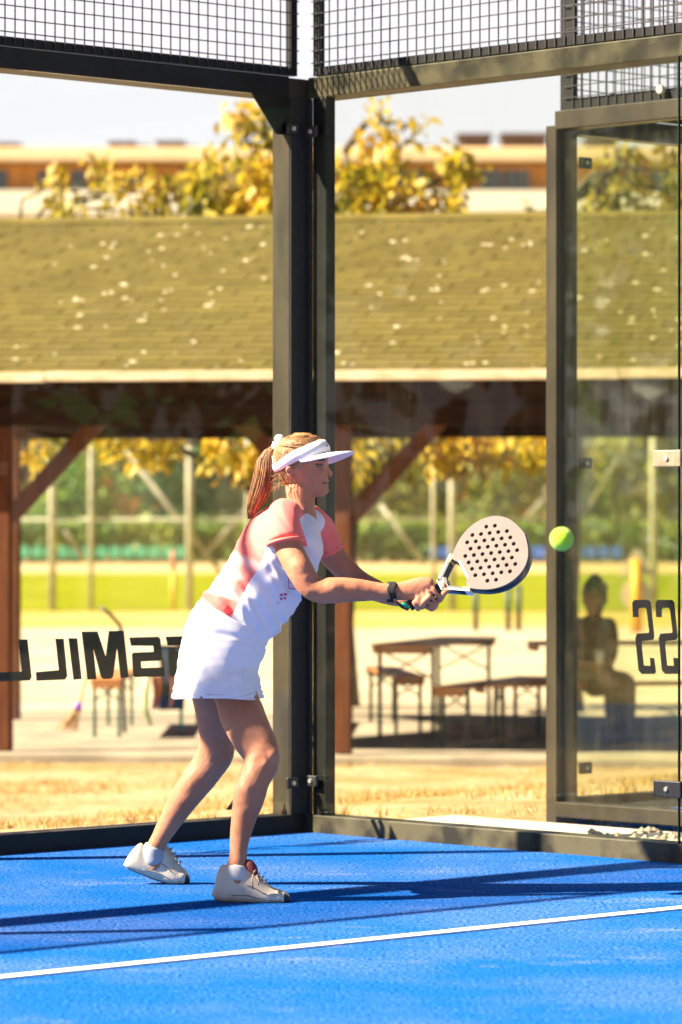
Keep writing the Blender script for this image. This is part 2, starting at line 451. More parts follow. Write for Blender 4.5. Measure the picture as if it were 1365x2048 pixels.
# upper gusset; the lower triangle is shade on the post built as a plate
for z0, z1, parent in ((3.0, 2.845, back), (0.10, 0.235, back)):
    poly = [W(0.15, -0.118, z0), W(0.33, -0.118, z0), W(0.20, -0.118, z1)]
    if z0 > 1: poly = [W(0.08, -0.012, z0), W(0.285, -0.012, z0), W(0.15, -0.012, z1), W(0.08, -0.012, z1)]
    MB().prism(poly, vv * -0.006).build('gusset_and_shade_plate', M['steel'], parent)
# rails and beams
bevel(MB().box((0.0, -0.10, -0.04), (9.9, 0.0, 0.075), Wf).build('bottom_rail', M['steel'], back), 0.004)
bevel(MB().box((0.079, -0.155, 3.0), (9.9, -0.012, 3.085), Wf).build('top_beam', M['steel'], back), 0.004)
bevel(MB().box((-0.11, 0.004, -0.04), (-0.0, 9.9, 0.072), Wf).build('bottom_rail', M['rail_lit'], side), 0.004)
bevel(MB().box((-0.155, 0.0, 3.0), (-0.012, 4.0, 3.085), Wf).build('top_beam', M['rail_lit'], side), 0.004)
# mesh panels on top
def mesh_panel(parent, fn, a0, a1, name='mesh_panel', z0=3.09, z1=4.0, fw=0.034):
    mb = MB()
    def bx(a, b, z, zz): mb.hexa([fn(a, z, -0.016), fn(b, z, -0.016), fn(b, z, 0.016), fn(a, z, 0.016), fn(a, zz, -0.016), fn(b, zz, -0.016), fn(b, zz, 0.016), fn(a, zz, 0.016)])
    bx(a0, a1, z0, z0 + fw); bx(a0, a1, z1 - fw, z1)
    bx(a0, a0 + fw, z0 + fw + .001, z1 - fw - .001); bx(a1 - fw, a1, z0 + fw + .001, z1 - fw - .001)
    fr = mb.build('mesh_frame', M['steel'], parent)
    mb = MB(); wires(mb, lambda a, z, d: fn(a, z, d + 0.021), a0, a1, z0, z1)
    w = mb.build('wire_mesh', M['wire'], fr); tag(w, kind='stuff')
for k in range(5):
    a0 = 0.034 + k * 1.70
    mesh_panel(back, bk, a0, a0 + 1.675)
mesh_panel(side, sd, 0.03, 2.3)
mesh_panel(side, sd, 2.34, 4.0)
# panes
def pane(parent, fn, a0, a1, z0, z1, m):
    mb = MB()
    mb.box((a0, -0.012, z0), (a1, -0.002, z1), fn)
    return mb.build('glass_pane', m, parent)
fb = lambda a, d, z: W(a, d, z)
fs = lambda a, d, z: W(d, a, z)
bp0 = pane(back, lambda a, d, z: W(a, d, z), 0.085, 2.0, 0.076, 2.999, M['glass'])
pane(back, lambda a, d, z: W(a, d, z), 2.006, 4.0, 0.076, 2.999, M['glass'])
pane(back, lambda a, d, z: W(a, d, z), 4.006, 6.0, 0.076, 2.999, M['glass'])
sp0 = pane(side, fs, 0.02, 2.025, 0.02, 3.095, M['glass2'])
sp1 = pane(side, fs, 2.04, 4.0, 0.02, 3.095, M['glass2'])
MB().box((-0.0125, 2.0255, 0.02), (-0.0015, 2.0285, 3.0), Wf).build('glass_edge', M['glass_edge'], sp0)
# posts behind the panes, further along
bevel(MB().box((-0.12, 2.05, -0.02), (-0.02, 2.12, 3.0), Wf).build('post', M['steel'], side), 0.004)
bevel(MB().box((2.0, -0.12, -0.02), (2.07, -0.02, 3.0), Wf).build('post', M['steel'], back), 0.004)
# clamps
for z in (2.87, 0.205): clamp(back, lambda a, d, z_: W(a, d, z_), 0.055, z)
for z in (2.86, 0.212): clamp(side, fs, 0.018, z)
for z, in ((1.505,), (0.275,)):
    c = clamp(side, fs, 2.055, z, 0.135, 0.062, -1)
    if z > 1: c.data.materials[0] = mat('sunlit_clamp', (0.20, 0.155, 0.10), 0.5, 0.2, 30)  # upper clamp: its sunlit tan is put into the colour
# lettering on the outside of the panes
def letters(parent, polys, conv, d):
    for poly in polys:
        pts = [conv(*p) for p in poly]
        MB().prism(pts, d).build('letter', M['vinyl'], parent)
q = lambda x, y: on_back(x / 3.689, 1220 + y / 3.689)
Ls = [
 [(140, 217), (205, 217), (236, 495), (222, 520), (-70, 530), (-73, 462), (165, 454)],
 [(412, 212), (472, 212), (499, 488), (482, 514), (272, 522), (268, 458), (437, 443)],
 [(508, 208), (572, 208), (605, 510), (545, 515)],
 [(605, 160), (722, 158), (783, 345), (806, 155), (915, 152), (953, 498), (893, 503), (866, 275), (838, 490), (822, 506), (764, 509), (748, 494), (690, 275), (715, 510), (648, 513)]]
S = [(957, 203), (1170, 197), (1186, 212), (1199, 360), (1188, 374), (1042, 380), (1046, 428), (1214, 422), (1221, 490), (1000, 496), (985, 482), (976, 325), (988, 314), (1137, 308), (1134, 265), (970, 264)]
Ls += [S, [(x + 268, y - 6) for x, y in S]]
E = [(0, 0), (215, -5), (245, 300), (22, 308), (17, 245), (175, 240), (172, 185), (12, 190), (8, 132), (166, 127), (160, 62), (4, 65)]
Ls.append([(x - 345, y + 235) for x, y in E])
letters(bp0, Ls, q, vv * -0.0015)
q = lambda x, y: on_side(1080 + x / 4.789, 1140 + y / 4.79)
S2 = [(890, 452), (885, 310), (905, 286), (1040, 286), (1062, 308), (1096, 640), (1084, 668), (980, 680), (975, 720), (995, 915), (1060, 918), (1055, 840), (1095, 845), (1112, 975), (1100, 996), (975, 996), (945, 960), (915, 650), (930, 610), (1040, 602), (1048, 590), (1022, 380), (1010, 362), (950, 365), (943, 390), (945, 452)]
letters(sp0, [S2, [(x + 224, y) for x, y in S2]], q, uv * -0.0015)
E2 = [(1360, 286), (1560, 286), (1640, 996), (1440, 996), (1432, 915), (1570, 915), (1545, 680), (1420, 680), (1412, 605), (1535, 605), (1510, 366), (1368, 366)]
letters(sp1, [E2], q, uv * -0.0015)

# ------------------------------------------------------------------ enclosure of the neighbouring court
ne = empty('court_enclosure', W(-1.5, 0, 0))
tag(ne, 'steel and glass corner of the neighbouring court beyond the concrete path', 'enclosure')
N0 = -1.49
bevel(MB().box((N0 - 0.135, -0.062, -0.06), (N0, 0.0, 2.995), Wf).build('corner_post', M['steel_worn'], ne), 0.003)
bevel(MB().box((N0 - 0.10, 0.002, 2.975), (N0 + 0.012, 8, 3.055), Wf).build('top_beam', M['steel_worn'], ne), 0.003)
bevel(MB().box((N0 - 8, -0.09, 2.965), (N0 - 0.137, 0.0, 3.05), Wf).build('top_beam', M['steel'], ne), 0.003)
bevel(MB().box((N0 - 0.08, 0.002, -0.015), (N0 + 0.010, 8, 0.05), Wf).build('bottom_rail', M['steel_worn'], ne), 0.003)
bevel(MB().box((N0 - 8, -0.08, -0.02), (N0 - 0.137, 0.0, 0.06), Wf).build('bottom_rail', M['steel'], ne), 0.003)
pane(ne, lambda a, d, z: W(N0 - 0.03 + d, a, z), 0.02, 2.0, 0.052, 2.974, M['glass3'])
pane(ne, lambda a, d, z: W(N0 - 0.03 + d, a, z), 2.02, 4.0, 0.052, 2.974, M['glass3'])
pane(ne, lambda a, d, z: W(N0 - a, -0.02 + d, z), 0.15, 2.0, 0.062, 2.963, M['glass3'])
nb = lambda a, z, d: W(N0 - a, d - 0.03, z)
nsd = lambda a, z, d: W(N0 - 0.03 + d, a, z)
mesh_panel(ne, nb, 0.075, 1.9, z0=3.06, z1=4.05, fw=0.045)
mesh_panel(ne, nsd, 0.04, 2.0, z0=3.06, z1=4.05, fw=0.045)
for z in (2.84, 1.525, 0.19): clamp(ne, lambda a, d, z_: W(N0 - a, d, z_), 0.137, z, 0.075, 0.05)
mb = MB(); p0 = W(N0 + 0.012, 0.62, 3.10); mb.tube([p0, p0 + uv * 0.012], [0.022, 0.018], 14); mb.build('bolt', M['bolt'], ne)
mb = MB().box((N0 - 8, 0.02, -0.06), (N0 - 0.11, 10, -0.01), Wf); o = mb.build('court_floor', M['turf']); tag(o, kind='structure')

# ------------------------------------------------------------------ open timber shelter
SA = R(-9.0)
SO = Vector((0.0, 29.5, 0.0))
sx = Vector((math.cos(SA), math.sin(SA), 0)); sy = Vector((-math.sin(SA), math.cos(SA), 0))
def SH(x, y, z): return SO + sx * x + sy * y + Vector((0, 0, z))
ZS = -0.48
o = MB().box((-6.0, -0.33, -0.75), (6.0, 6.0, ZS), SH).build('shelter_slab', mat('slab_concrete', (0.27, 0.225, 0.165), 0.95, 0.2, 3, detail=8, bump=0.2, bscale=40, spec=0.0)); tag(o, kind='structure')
bevel(o, 0.02)
shel = empty('picnic_shelter', SH(0, 0.0, ZS))
tag(shel, 'open timber shelter with olive shingle roof and dark braced posts', 'shelter')
EZ, EY, RY, RZ = 2.372, -0.55, 2.30, 3.745
slope = math.atan2(RZ - EZ, RY - EY)
posts_x = (-2.585, 0.035, 2.66)
for x in posts_x:
    bevel(MB().box((x - 0.062, -0.18, ZS + 0.005), (x + 0.062, -0.05, 1.99), SH).build('post', M['wood'], shel), 0.006)
for x in (-3.65, -0.68, 1.28):
    bevel(MB().box((x - 0.062, 4.45, ZS + 0.005), (x + 0.062, 4.58, 1.99), SH).build('post', M['wood'], shel), 0.006)
for y in (-0.17, 4.46):
    bevel(MB().box((-4.2, y, 1.992), (4.2, y + 0.12, 2.16), SH).build('beam', M['wood_beam'], shel), 0.006)
bevel(MB().box((-4.2, -0.16, 2.162), (4.2, -0.06, 2.34), SH).build('beam', M['wood_beam'], shel), 0.006)
bevel(MB().box((-4.2, -0.40, 2.23), (4.2, -0.36, 2.355), SH).build('fascia', M['wood_beam'], shel), 0.004)
def brace(x0, z0, x1, z1, y=-0.115):
    bevel(MB().bar(SH(x0, y, z0), SH(x1, y, z1), 0.085, 0.125, up=sy.cross((SH(x1, y, z1) - SH(x0, y, z0)).normalized())).build('brace', M['wood'], shel), 0.005)
brace(0.09, 1.30, 0.80, 2.06); brace(-0.02, 1.30, -0.78, 2.06); brace(-2.53, 1.30, -1.82, 2.06); brace(-2.64, 1.30, -3.3, 2.06)
for x in posts_x: bevel(MB().box((x - 0.05, -0.04, 2.0), (x + 0.05, 4.45, 2.15), SH).build('tie_beam', M['wood_beam'], shel), 0.004)
for i in range(12):
    x = -4.1 + i * 0.745
    a, b = SH(x, EY + 0.05, EZ - 0.085), SH(x, RY, RZ - 0.115)
    MB().bar(a, b, 0.07, 0.12).build('rafter', M['wood_beam'], shel)
    a, b = SH(x, 2 * RY - EY - 0.05, EZ - 0.085), SH(x, RY, RZ - 0.115)
    MB().bar(a, b, 0.07, 0.12).build('rafter', M['wood_beam'], shel)
roof = MB().hexa([SH(-4.3, EY, EZ - 0.028), SH(4.3, EY, EZ - 0.028), SH(4.3, RY, RZ - 0.028), SH(-4.3, RY, RZ - 0.028),
                  SH(-4.3, EY, EZ - 0.004), SH(4.3, EY, EZ - 0.004), SH(4.3, RY, RZ - 0.004), SH(-4.3, RY, RZ - 0.004)])
roof.hexa([SH(-4.3, RY, RZ - 0.03), SH(4.3, RY, RZ - 0.03), SH(4.3, 2 * RY - EY, EZ - 0.03), SH(-4.3, 2 * RY - EY, EZ - 0.03),
           SH(-4.3, RY, RZ), SH(4.3, RY, RZ), SH(4.3, 2 * RY - EY, EZ), SH(-4.3, 2 * RY - EY, EZ)])
roof = roof.build('roof', M['wood_beam'], shel)
for i in range(4):
    x0 = -4.3 + i * 2.15
    bevel(MB().box((x0 + 0.003, EY - 0.03, EZ - 0.062 + 0.006 * (i % 2)), (x0 + 2.147, EY - 0.002, EZ + 0.012 + 0.004 * (i % 2)), SH).build('eave_board', M['wood_eave'], roof), 0.005)
# shingle tabs: one shared mesh, slanted ends, butt edge proud
TW, TE = 0.315, 0.1145
ct, stn = math.cos(slope), math.sin(slope)
Ms = Matrix((tuple(sx) , tuple(sy * ct + Vector((0, 0, stn))), tuple(sy * -stn + Vector((0, 0, ct))))).transposed()
def tab_mesh(k):
    w = TW - 0.007 - 0.004 * k
    mb = MB().hexa([(0.0, 0, 0.0005), (w, 0, 0.0005), (w + 0.042, TE + 0.01, 0.0005), (0.042, TE + 0.01, 0.0005),
                    (0.0, 0, 0.010 + 0.001 * k), (w, 0, 0.0105), (w + 0.042, TE + 0.01, 0.003), (0.042, TE + 0.01, 0.003)])
    return mb.mesh('shingle', [M['shingle']])
tabs = [tab_mesh(k) for k in range(3)]
rows = 27
cnt = 0; rest = MB()
def tab_matrix(x, r):
    p = SH(x, EY + r * TE * ct, EZ + r * TE * stn)
    return Matrix.Translation(p) @ Ms.to_4x4()
for r in range(rows):
    off = (r * 0.118 + random.uniform(-0.012, 0.012)) % TW
    n0 = -int(4.2 / TW) - 1
    for i in range(n0, -n0 + 1):
        x = off + i * TW
        if abs(x + TW / 2) > 4.12: continue
        mm = tab_matrix(x, r)
        px = SH(x + TW / 2, 0, 0); zz = 29.3 + r * 0.1
        if cnt < 300 and abs(x + TW / 2) < 2.62 and r < 17:
            k = random.randrange(3)
            ob = bpy.data.objects.new('shingle', tabs[k]); COL.objects.link(ob)
            ob.parent = roof; ob.matrix_basis = mm      # the roof's own frame is the world's
            cnt += 1
        else:
            me = tabs[random.randrange(3)]
            rest.add([mm @ v.co for v in me.vertices], [tuple(p.vertices) for p in me.polygons])
o = rest.build('shingle_field', M['shingle'], roof); tag(o, kind='stuff')
# ridge cap
MB().hexa([SH(-4.3, RY - 0.10, RZ - 0.03), SH(4.3, RY - 0.10, RZ - 0.03), SH(4.3, RY + 0.1, RZ - 0.03), SH(-4.3, RY + 0.1, RZ - 0.03),
           SH(-4.3, RY - 0.03, RZ + 0.022), SH(4.3, RY - 0.03, RZ + 0.022), SH(4.3, RY + 0.03, RZ + 0.022), SH(-4.3, RY + 0.03, RZ + 0.022)]).build('ridge_cap', M['shingle'], roof)
# lichen spots
def lichen_mesh(seed):
    rr = random.Random(seed); mb = MB(); n = 9
    ring = [(math.cos(2 * math.pi * i / n) * (0.8 + 0.4 * rr.random()), math.sin(2 * math.pi * i / n) * (0.8 + 0.4 * rr.random())) for i in range(n)]
    vs_ = [(x, y, 0.0) for x, y in ring] + [(x * 0.6, y * 0.6, 0.22) for x, y in ring] + [(0, 0, 0.28)]
    fs_ = [(i, (i + 1) % n, (i + 1) % n + n, i + n) for i in range(n)] + [(i + n, (i + 1) % n + n, 2 * n) for i in range(n)]
    return mb.add(vs_, fs_).mesh('lichen_patch', [M['lichen']])
lich = [lichen_mesh(k) for k in range(5)]
lp = []
while len(lp) < 190:
    x, r = random.uniform(-2.6, 2.6), random.uniform(0.2, rows - 1)
    lp.append((x, r))
    for _ in range(random.choice((0, 0, 0, 0, 1))): lp.append((x + random.gauss(0, 0.05), min(rows - 1, max(0.1, r + random.gauss(0, 0.35)))))
for x, r in lp:
    k = random.uniform(0.008, 0.020) if random.random() < 0.8 else random.uniform(0.020, 0.027)
    rr = r % 1
    p = tab_matrix(x, r) @ Vector((0, 0, 0.0115 - 0.008 * rr))
    ob = bpy.data.objects.new('lichen_patch', random.choice(lich)); COL.objects.link(ob); ob.parent = roof
    ob.matrix_basis = Matrix.Translation(p) @ Ms.to_4x4() @ Matrix.Rotation(random.uniform(0, 6.28), 4, 'Z') @ Matrix.Diagonal((k * 1.25, k, k, 1))

# ------------------------------------------------------------------ benches and tables of the shelter
def folding(name, L, Wd, H, loc, rz, label, cat, group, metal):
    t = empty(name, loc, rz)
    tag(t, label, cat, group)
    def L2(mb, nm, m, par): 
        me = mb.mesh(nm, [m]); ob = bpy.data.objects.new(nm, me); COL.objects.link(ob); ob.parent = par; return ob
    bevel(L2(MB().box((-L / 2, -Wd / 2, H - 0.028), (L / 2, Wd / 2, H)), 'top', M['table_wood'], t), 0.004)
    for sgn in (-1, 1):
        L2(MB().box((sgn * (L / 2 - 0.012) - 0.011, -Wd / 2 + 0.015, H - 0.075), (sgn * (L / 2 - 0.012) + 0.011, Wd / 2 - 0.015, H - 0.03)), 'end_board', M['table_wood'], t)
        x = sgn * (L / 2 - 0.17)
        for q_ in (-1, 1):
            L2(MB().box((x - 0.014, q_ * (Wd / 2 - 0.03) - 0.014, 0.0), (x + 0.014, q_ * (Wd / 2 - 0.03) + 0.014, H - 0.03)), 'leg', metal, t)
        w = Wd / 2 - 0.045
        mb = MB().bar((x, -w, H - 0.06), (x, w, H - 0.06 - 0.42 * Wd), 0.008, 0.014)
        mb.bar((x + 0.009, w, H - 0.06), (x + 0.009, -w, H - 0.06 - 0.42 * Wd), 0.008, 0.014)
        mb.bar((x, -w, H - 0.05), (x, w, H - 0.05), 0.01, 0.02)
        L2(mb, 'cross_brace', metal, t)
    return t
dg = M['dark_legs'] = mat('dark_green_legs', (0.012, 0.03, 0.016), 0.5)
def at_slab(px, Z): 
    return Vector(((px - 682.5) / F * Z, Z, ZS))
folding('folding_table', 2.2, 0.5, 0.77, at_slab(872, 32.2), R(74), 'long folding beer table with orange wooden top right of the brown post', 'table', 'folding tables under the shelter', dg)
folding('folding_bench', 2.2, 0.26, 0.48, at_slab(985, 31.1), R(70), 'folding bench running back along the right of the long beer table', 'bench', 'folding benches under the shelter', dg)
folding('folding_bench', 2.2, 0.26, 0.48, at_slab(790, 33.2), R(96), 'folding bench on the far left side of the long beer table', 'bench', 'folding benches under the shelter', dg)
folding('folding_bench', 2.2, 0.26, 0.48, at_slab(228, 32.6), R(90), 'folding bench with green legs left of the skirt, seen end on', 'bench', 'folding benches under the shelter', M['green_metal'])
folding('folding_table', 2.2, 0.5, 0.77, at_slab(432, 32.8), R(88), 'green legged folding table behind the player and the letters', 'table', 'folding tables under the shelter', M['green_metal'])
folding('folding_bench', 2.2, 0.26, 0.48, at_slab(1225, 30.9), R(14), 'folding bench carrying the seated person behind the side glass', 'bench', 'folding benches under the shelter', dg)
folding('folding_table', 2.2, 0.5, 0.77, at_slab(1330, 32.0), R(6), 'folding beer table behind the seated person', 'table', 'folding tables under the shelter', dg)

# broom, bent handle and clothes left of the player
br = empty('broom', at_slab(140, 31.0))
tag(br, 'straw broom with purple collar leaning beside the green legged bench', 'broom')
p0, p1, p2, p3 = P(132, 1462, 31.0), P(156, 1418, 31.0), P(160, 1408, 31.05), P(188, 1292, 31.3)
mb = MB()
for i in range(60):
    a = random.uniform(-1, 1); b = random.uniform(-1, 1)
    mb.tube([p1 + Vector((a * 0.02, b * 0.02, 0)), p0 + Vector((a * 0.09, b * 0.05, random.uniform(-0.015, 0.03)))], [0.004, 0.002], 4)
mb.build('bristles', mat('straw', (0.42, 0.25, 0.10), 0.8, 0.3, 40), br)
MB().tube([p1 - (p2 - p1) * 0.3, p2], [0.034, 0.022], 10).build('collar', mat('purple_plastic', (0.22, 0.06, 0.42), 0.4), br)
MB().tube([p2, p3], 0.012, 8).build('handle', M['table_wood'], br)
hd = MB().tube([P(250, 1465, 31.3), P(246, 1300, 31.3), P(244, 1268, 31.3), P(240, 1250, 31.3), P(222, 1230, 31.3), P(200, 1214, 31.3)], 0.016, 8)
o = hd.build('metal_pipe', mat('dark_pipe', (0.03, 0.022, 0.016), 0.45), None, True)
tag(o, 'dark bent metal pipe standing upright behind the letter M', 'pipe')
def drape(name, px0, px1, py0, py1, Z, m, label, cat, wav=0.02):
    a, b = P(px0, py0, Z), P(px1, py1, Z)
    v = []; f = []; nx_, nz_ = 10, 14
    for side_ in (0, 1):
        for j in range(nz_ + 1):
            for i in range(nx_ + 1):
                u_, w_ = i / nx_, j / nz_
                x = a.x + (b.x - a.x) * u_ + 0.02 * math.sin(w_ * 3 + u_) ; z = a.z + (b.z - a.z) * w_
                y = Z + wav * math.sin(u_ * 14 + w_ * 2) * (0.4 + w_) + side_ * 0.022 * (1 + 0.3 * math.sin(u_ * 9))
                v.append((x, y, z))
    k = (nx_ + 1) * (nz_ + 1)
    for j in range(nz_):
        for i in range(nx_):
            q0 = j * (nx_ + 1) + i
            f.append((q0, q0 + 1, q0 + nx_ + 2, q0 + nx_ + 1)); f.append((k + q0, k + q0 + nx_ + 1, k + q0 + nx_ + 2, k + q0 + 1))
    for j in range(nz_):
        for i in (0, nx_):
            q0 = j * (nx_ + 1) + i; f.append((q0, q0 + nx_ + 1, k + q0 + nx_ + 1, k + q0))
    for i in range(nx_):
        for j in (0, nz_):
            q0 = j * (nx_ + 1) + i; f.append((q0, q0 + 1, k + q0 + 1, k + q0))
    me = bpy.data.meshes.new(name); me.from_pydata(v, [], f)
    o_ = link(name, me, m, smooth=True); tag(o_, label, cat); return o_
drape('jacket', 316, 372, 1290, 1420, 31.35, mat('navy_cloth', (0.012, 0.03, 0.06), 0.8), 'dark blue jacket hanging off the table behind the letters', 'jacket')
drape('towel', 302, 320, 1352, 1418, 31.30, mat('rust_cloth', (0.30, 0.09, 0.05), 0.8), 'rust brown cloth hanging beside the dark blue jacket', 'cloth', 0.01)
drape('towel', 338, 352, 1352, 1416, 31.30, mat('plum_cloth', (0.16, 0.06, 0.06), 0.8), 'dull plum cloth hanging in front of the dark blue jacket', 'cloth', 0.01)
o = MB().tube([P(294, 1350, 31.3), P(291, 1385, 31.3), P(290, 1410, 31.3), P(295, 1432, 31.3), P(303, 1452, 31.3)], [0.024, 0.026, 0.026, 0.024, 0.016], 8).build('hose', mat('pale_green_hose', (0.42, 0.50, 0.24), 0.5), None, True)
tag(o, 'pale green hose hanging down left of the rust brown cloth', 'hose')

# ------------------------------------------------------------------ yard, field, track
def sheet(name, x0, x1, y0, y1, z, m, th=0.03):
    o_ = MB().box((x0, y0, z - th), (x1, y1, z)).build(name, m); tag(o_, kind='structure'); return o_
GZ = -0.55
sheet('yard', -60, 60, 35.6, 66, GZ + 0.02, mat('pale_yard_gravel', (0.40, 0.325, 0.225), 0.95, 0.18, 0.8, spec=0.0, bump=0.2, bscale=20, detail=8))
sheet('grass_verge', -90, 90, 66, 78, GZ + 0.025, mat('yellowed_grass', (0.32, 0.24, 0.05), 0.95, spec=0.0, col2=(0.42, 0.31, 0.12), scale=0.6, detail=8, bump=0.5, bscale=8))
sheet('sports_field', -120, 120, 78, 134, GZ + 0.03, mat('mown_field', (0.185, 0.20, 0.008), 0.95, 0.12, 0.35, spec=0.0, bump=0.4, bscale=10))
sheet('running_track', -120, 120, 134, 163, GZ + 0.035, mat('sandy_track', (0.46, 0.34, 0.17), 0.95, 0.1, 0.3, spec=0.0))

# ------------------------------------------------------------------ foliage helpers
def leaf_mesh(name, centers, size, aspect=2.2, droop=0.5, per=5, spread=0.12, flat=False):
    n = len(centers) * per
    c = np.repeat(np.asarray(centers), per, 0) + rng.normal(0, spread, (n, 3)) * np.array((1, 1, 0.8))
    d = rng.normal(0, 1, (n, 3)); d[:, 2] -= droop * 2
    d /= np.linalg.norm(d, axis=1, keepdims=True)
    a = rng.normal(0, 1, (n, 3)); s_ = np.cross(d, a); s_ /= np.linalg.norm(s_, axis=1, keepdims=True)
    nn = np.cross(d, s_)
    L = size * rng.uniform(0.6, 1.35, (n, 1)); w = L / aspect / 2
    p0 = c; p1 = c + d * L * 0.5 + s_ * w + nn * L * 0.08; p2 = c + d * L - nn * L * 0.12; p3 = c + d * L * 0.5 - s_ * w + nn * L * 0.08
    v = np.stack([p0, p1, p2, p3], 1).reshape(-1, 3)
    me = bpy.data.meshes.new(name)
    me.vertices.add(n * 4); me.vertices.foreach_set('co', v.ravel())
    me.loops.add(n * 4); me.loops.foreach_set('vertex_index', np.arange(n * 4))
    me.polygons.add(n); me.polygons.foreach_set('loop_start', np.arange(n) * 4); me.polygons.foreach_set('loop_total', np.full(n, 4))
    me.update(); me.validate()
    return me

def tree(label, base, top, lumps, n, size, m, bark, group, trunk_r=0.14, per=5, spread=0.12, droop=0.5, name='tree', aspect=2.2):
    t = empty(name, base)
    tag(t, label, 'tree', group)
    mb = MB()
    b = Vector(base); tp = Vector(top)
    pts = [b + (tp - b) * k + Vector((random.gauss(0, 0.04), random.gauss(0, 0.04), 0)) * (k > 0) for k in (0, 0.15, 0.35, 0.55, 0.8, 1.0)]
    mb.tube(pts, [trunk_r * q_ for q_ in (1.25, 1.0, 0.85, 0.7, 0.45, 0.2)], 9)
    cs = []
    wts = np.array([l[1][0] * l[1][1] * l[1][2] for l in lumps]) ** 0.6; wts /= wts.sum()
    for (c, r), w in zip(lumps, wts):
        c = Vector(c); st = pts[min(range(1, 6), key=lambda i: (pts[i] - c).length + (2 if pts[i].z > c.z else 0))]
        mid = (st + c) / 2 + Vector((random.gauss(0, 0.1), random.gauss(0, 0.1), 0.15 * (c - st).length))
        mb.tube([st, mid, c], [trunk_r * 0.35, trunk_r * 0.22, trunk_r * 0.08], 6)
        k = int(n * w)
        u_ = rng.normal(0, 1, (k, 3)); u_ /= np.linalg.norm(u_, axis=1, keepdims=True)
        rad = rng.uniform(0.25, 1, (k, 1)) ** 0.45
        pp = np.array(c) + u_ * rad * np.array(r)
        keep = np.array([mnoise.noise(Vector(q_) * (1.6 / max(r))) > -0.06 for q_ in pp])
        pp = pp[keep]; cs.append(pp)
        for q_ in pp[:max(4, k // 25)]:
            q_ = Vector(q_); mb.tube([c + (q_ - c) * 0.2, c + (q_ - c) * 0.6 + Vector((0, 0, 0.03)), q_], [trunk_r * 0.09, trunk_r * 0.06, trunk_r * 0.03], 4)
    mb.build('trunk', bark, t, True)
    me = leaf_mesh('crown', np.concatenate(cs), size, aspect, droop, per, spread)
    link('crown', me, m, t)
    return t
bark = mat('grey_brown_bark', (0.10, 0.075, 0.05), 0.9, 0.3, 12, bump=0.6, bscale=30)
yel = leafmat('autumn_yellow_leaf', [(0.33, (0.04, 0.065, 0.010)), (0.44, (0.28, 0.25, 0.018)), (0.56, (0.60, 0.42, 0.022)), (0.72, (0.55, 0.27, 0.015))], 1.7)
yelg = leafmat('olive_yellow_leaf', [(0.3, (0.07, 0.09, 0.010)), (0.5, (0.34, 0.26, 0.015)), (0.7, (0.50, 0.32, 0.015))], 1.4)
def lump(px, py, Z, r): return (tuple(P(px, py, Z)), r)
ZT = 37.0
tree('autumn tree with dense golden crown left of the corner post', (at_slab(595, ZT).x, ZT, GZ), tuple(P(575, 300, ZT)),
     [lump(500, 300, ZT, (.30, .5, .42)), lump(455, 350, ZT, (.36, .6, .40)), lump(540, 380, ZT, (.5, .6, .45)), lump(400, 410, ZT, (.32, .5, .28)), lump(510, 420, ZT, (.6, .7, .4)), lump(525, 255, ZT, (.16, .3, .25)),
      lump(470, 500, ZT, (.9, .7, .5)), lump(290, 880, 35.6, (.34, .4, .20)), lump(250, 870, 35.6, (.30, .4, .22)), lump(470, 890, 35.7, (.26, .4, .22)), lump(515, 930, 35.7, (.14, .3, .20)), lump(90, 885, 35.6, (.30, .4, .26)), lump(135, 870, 35.6, (.22, .4, .16)), lump(620, 600, ZT, (.6, .6, .6))],
     560, 0.15, yel, bark, 'autumn trees behind the shelter', 0.13, 7, 0.075, 0.7)
tree('autumn tree with ragged golden top right of the corner post', (at_slab(690, ZT + 1).x, ZT + 1, GZ), tuple(P(700, 300, ZT + 1)),
     [lump(745, 330, ZT, (.26, .4, .42)), lump(765, 255, ZT, (.12, .3, .30)), lump(822, 250, ZT, (.14, .3, .26)), lump(700, 390, ZT, (.34, .5, .36)), lump(790, 380, ZT, (.36, .5, .34)), lump(880, 365, ZT, (.28, .4, .32)), lump(915, 345, ZT, (.14, .3, .20)), lump(840, 425, ZT, (.5, .5, .2)), lump(720, 430, ZT, (.5, .5, .25)),
      lump(770, 880, 35.7, (.34, .4, .26)), lump(725, 905, 35.7, (.24, .4, .28)), lump(850, 895, 35.7, (.34, .4, .26)), lump(920, 880, 35.7, (.36, .4, .26)), lump(1010, 880, 35.7, (.34, .4, .26)), lump(1065, 895, 35.7, (.26, .4, .32)), lump(900, 930, 35.7, (.16, .3, .16)), lump(860, 550, ZT, (.9, .6, .5))],
     560, 0.15, yel, bark, 'autumn trees behind the shelter', 0.13, 7, 0.075, 0.7)
tree('sparse yellowing tree over the left end of the shelter roof', (at_slab(15, ZT).x, ZT, GZ), tuple(P(40, 480, ZT)),
     [lump(120, 365, ZT, (.15, .3, .20)), lump(155, 415, ZT, (.14, .3, .16)), lump(215, 355, ZT, (.28, .4, .16)), lump(250, 395, ZT, (.22, .3, .14)), lump(300, 370, ZT, (.24, .3, .20)), lump(345, 385, ZT, (.24, .3, .26)), lump(285, 425, ZT, (.3, .3, .12)), lump(200, 520, ZT, (.7, .5, .3))],
     120, 0.15, yelg, bark, 'autumn trees behind the shelter', 0.07, 7, 0.07, 0.8)
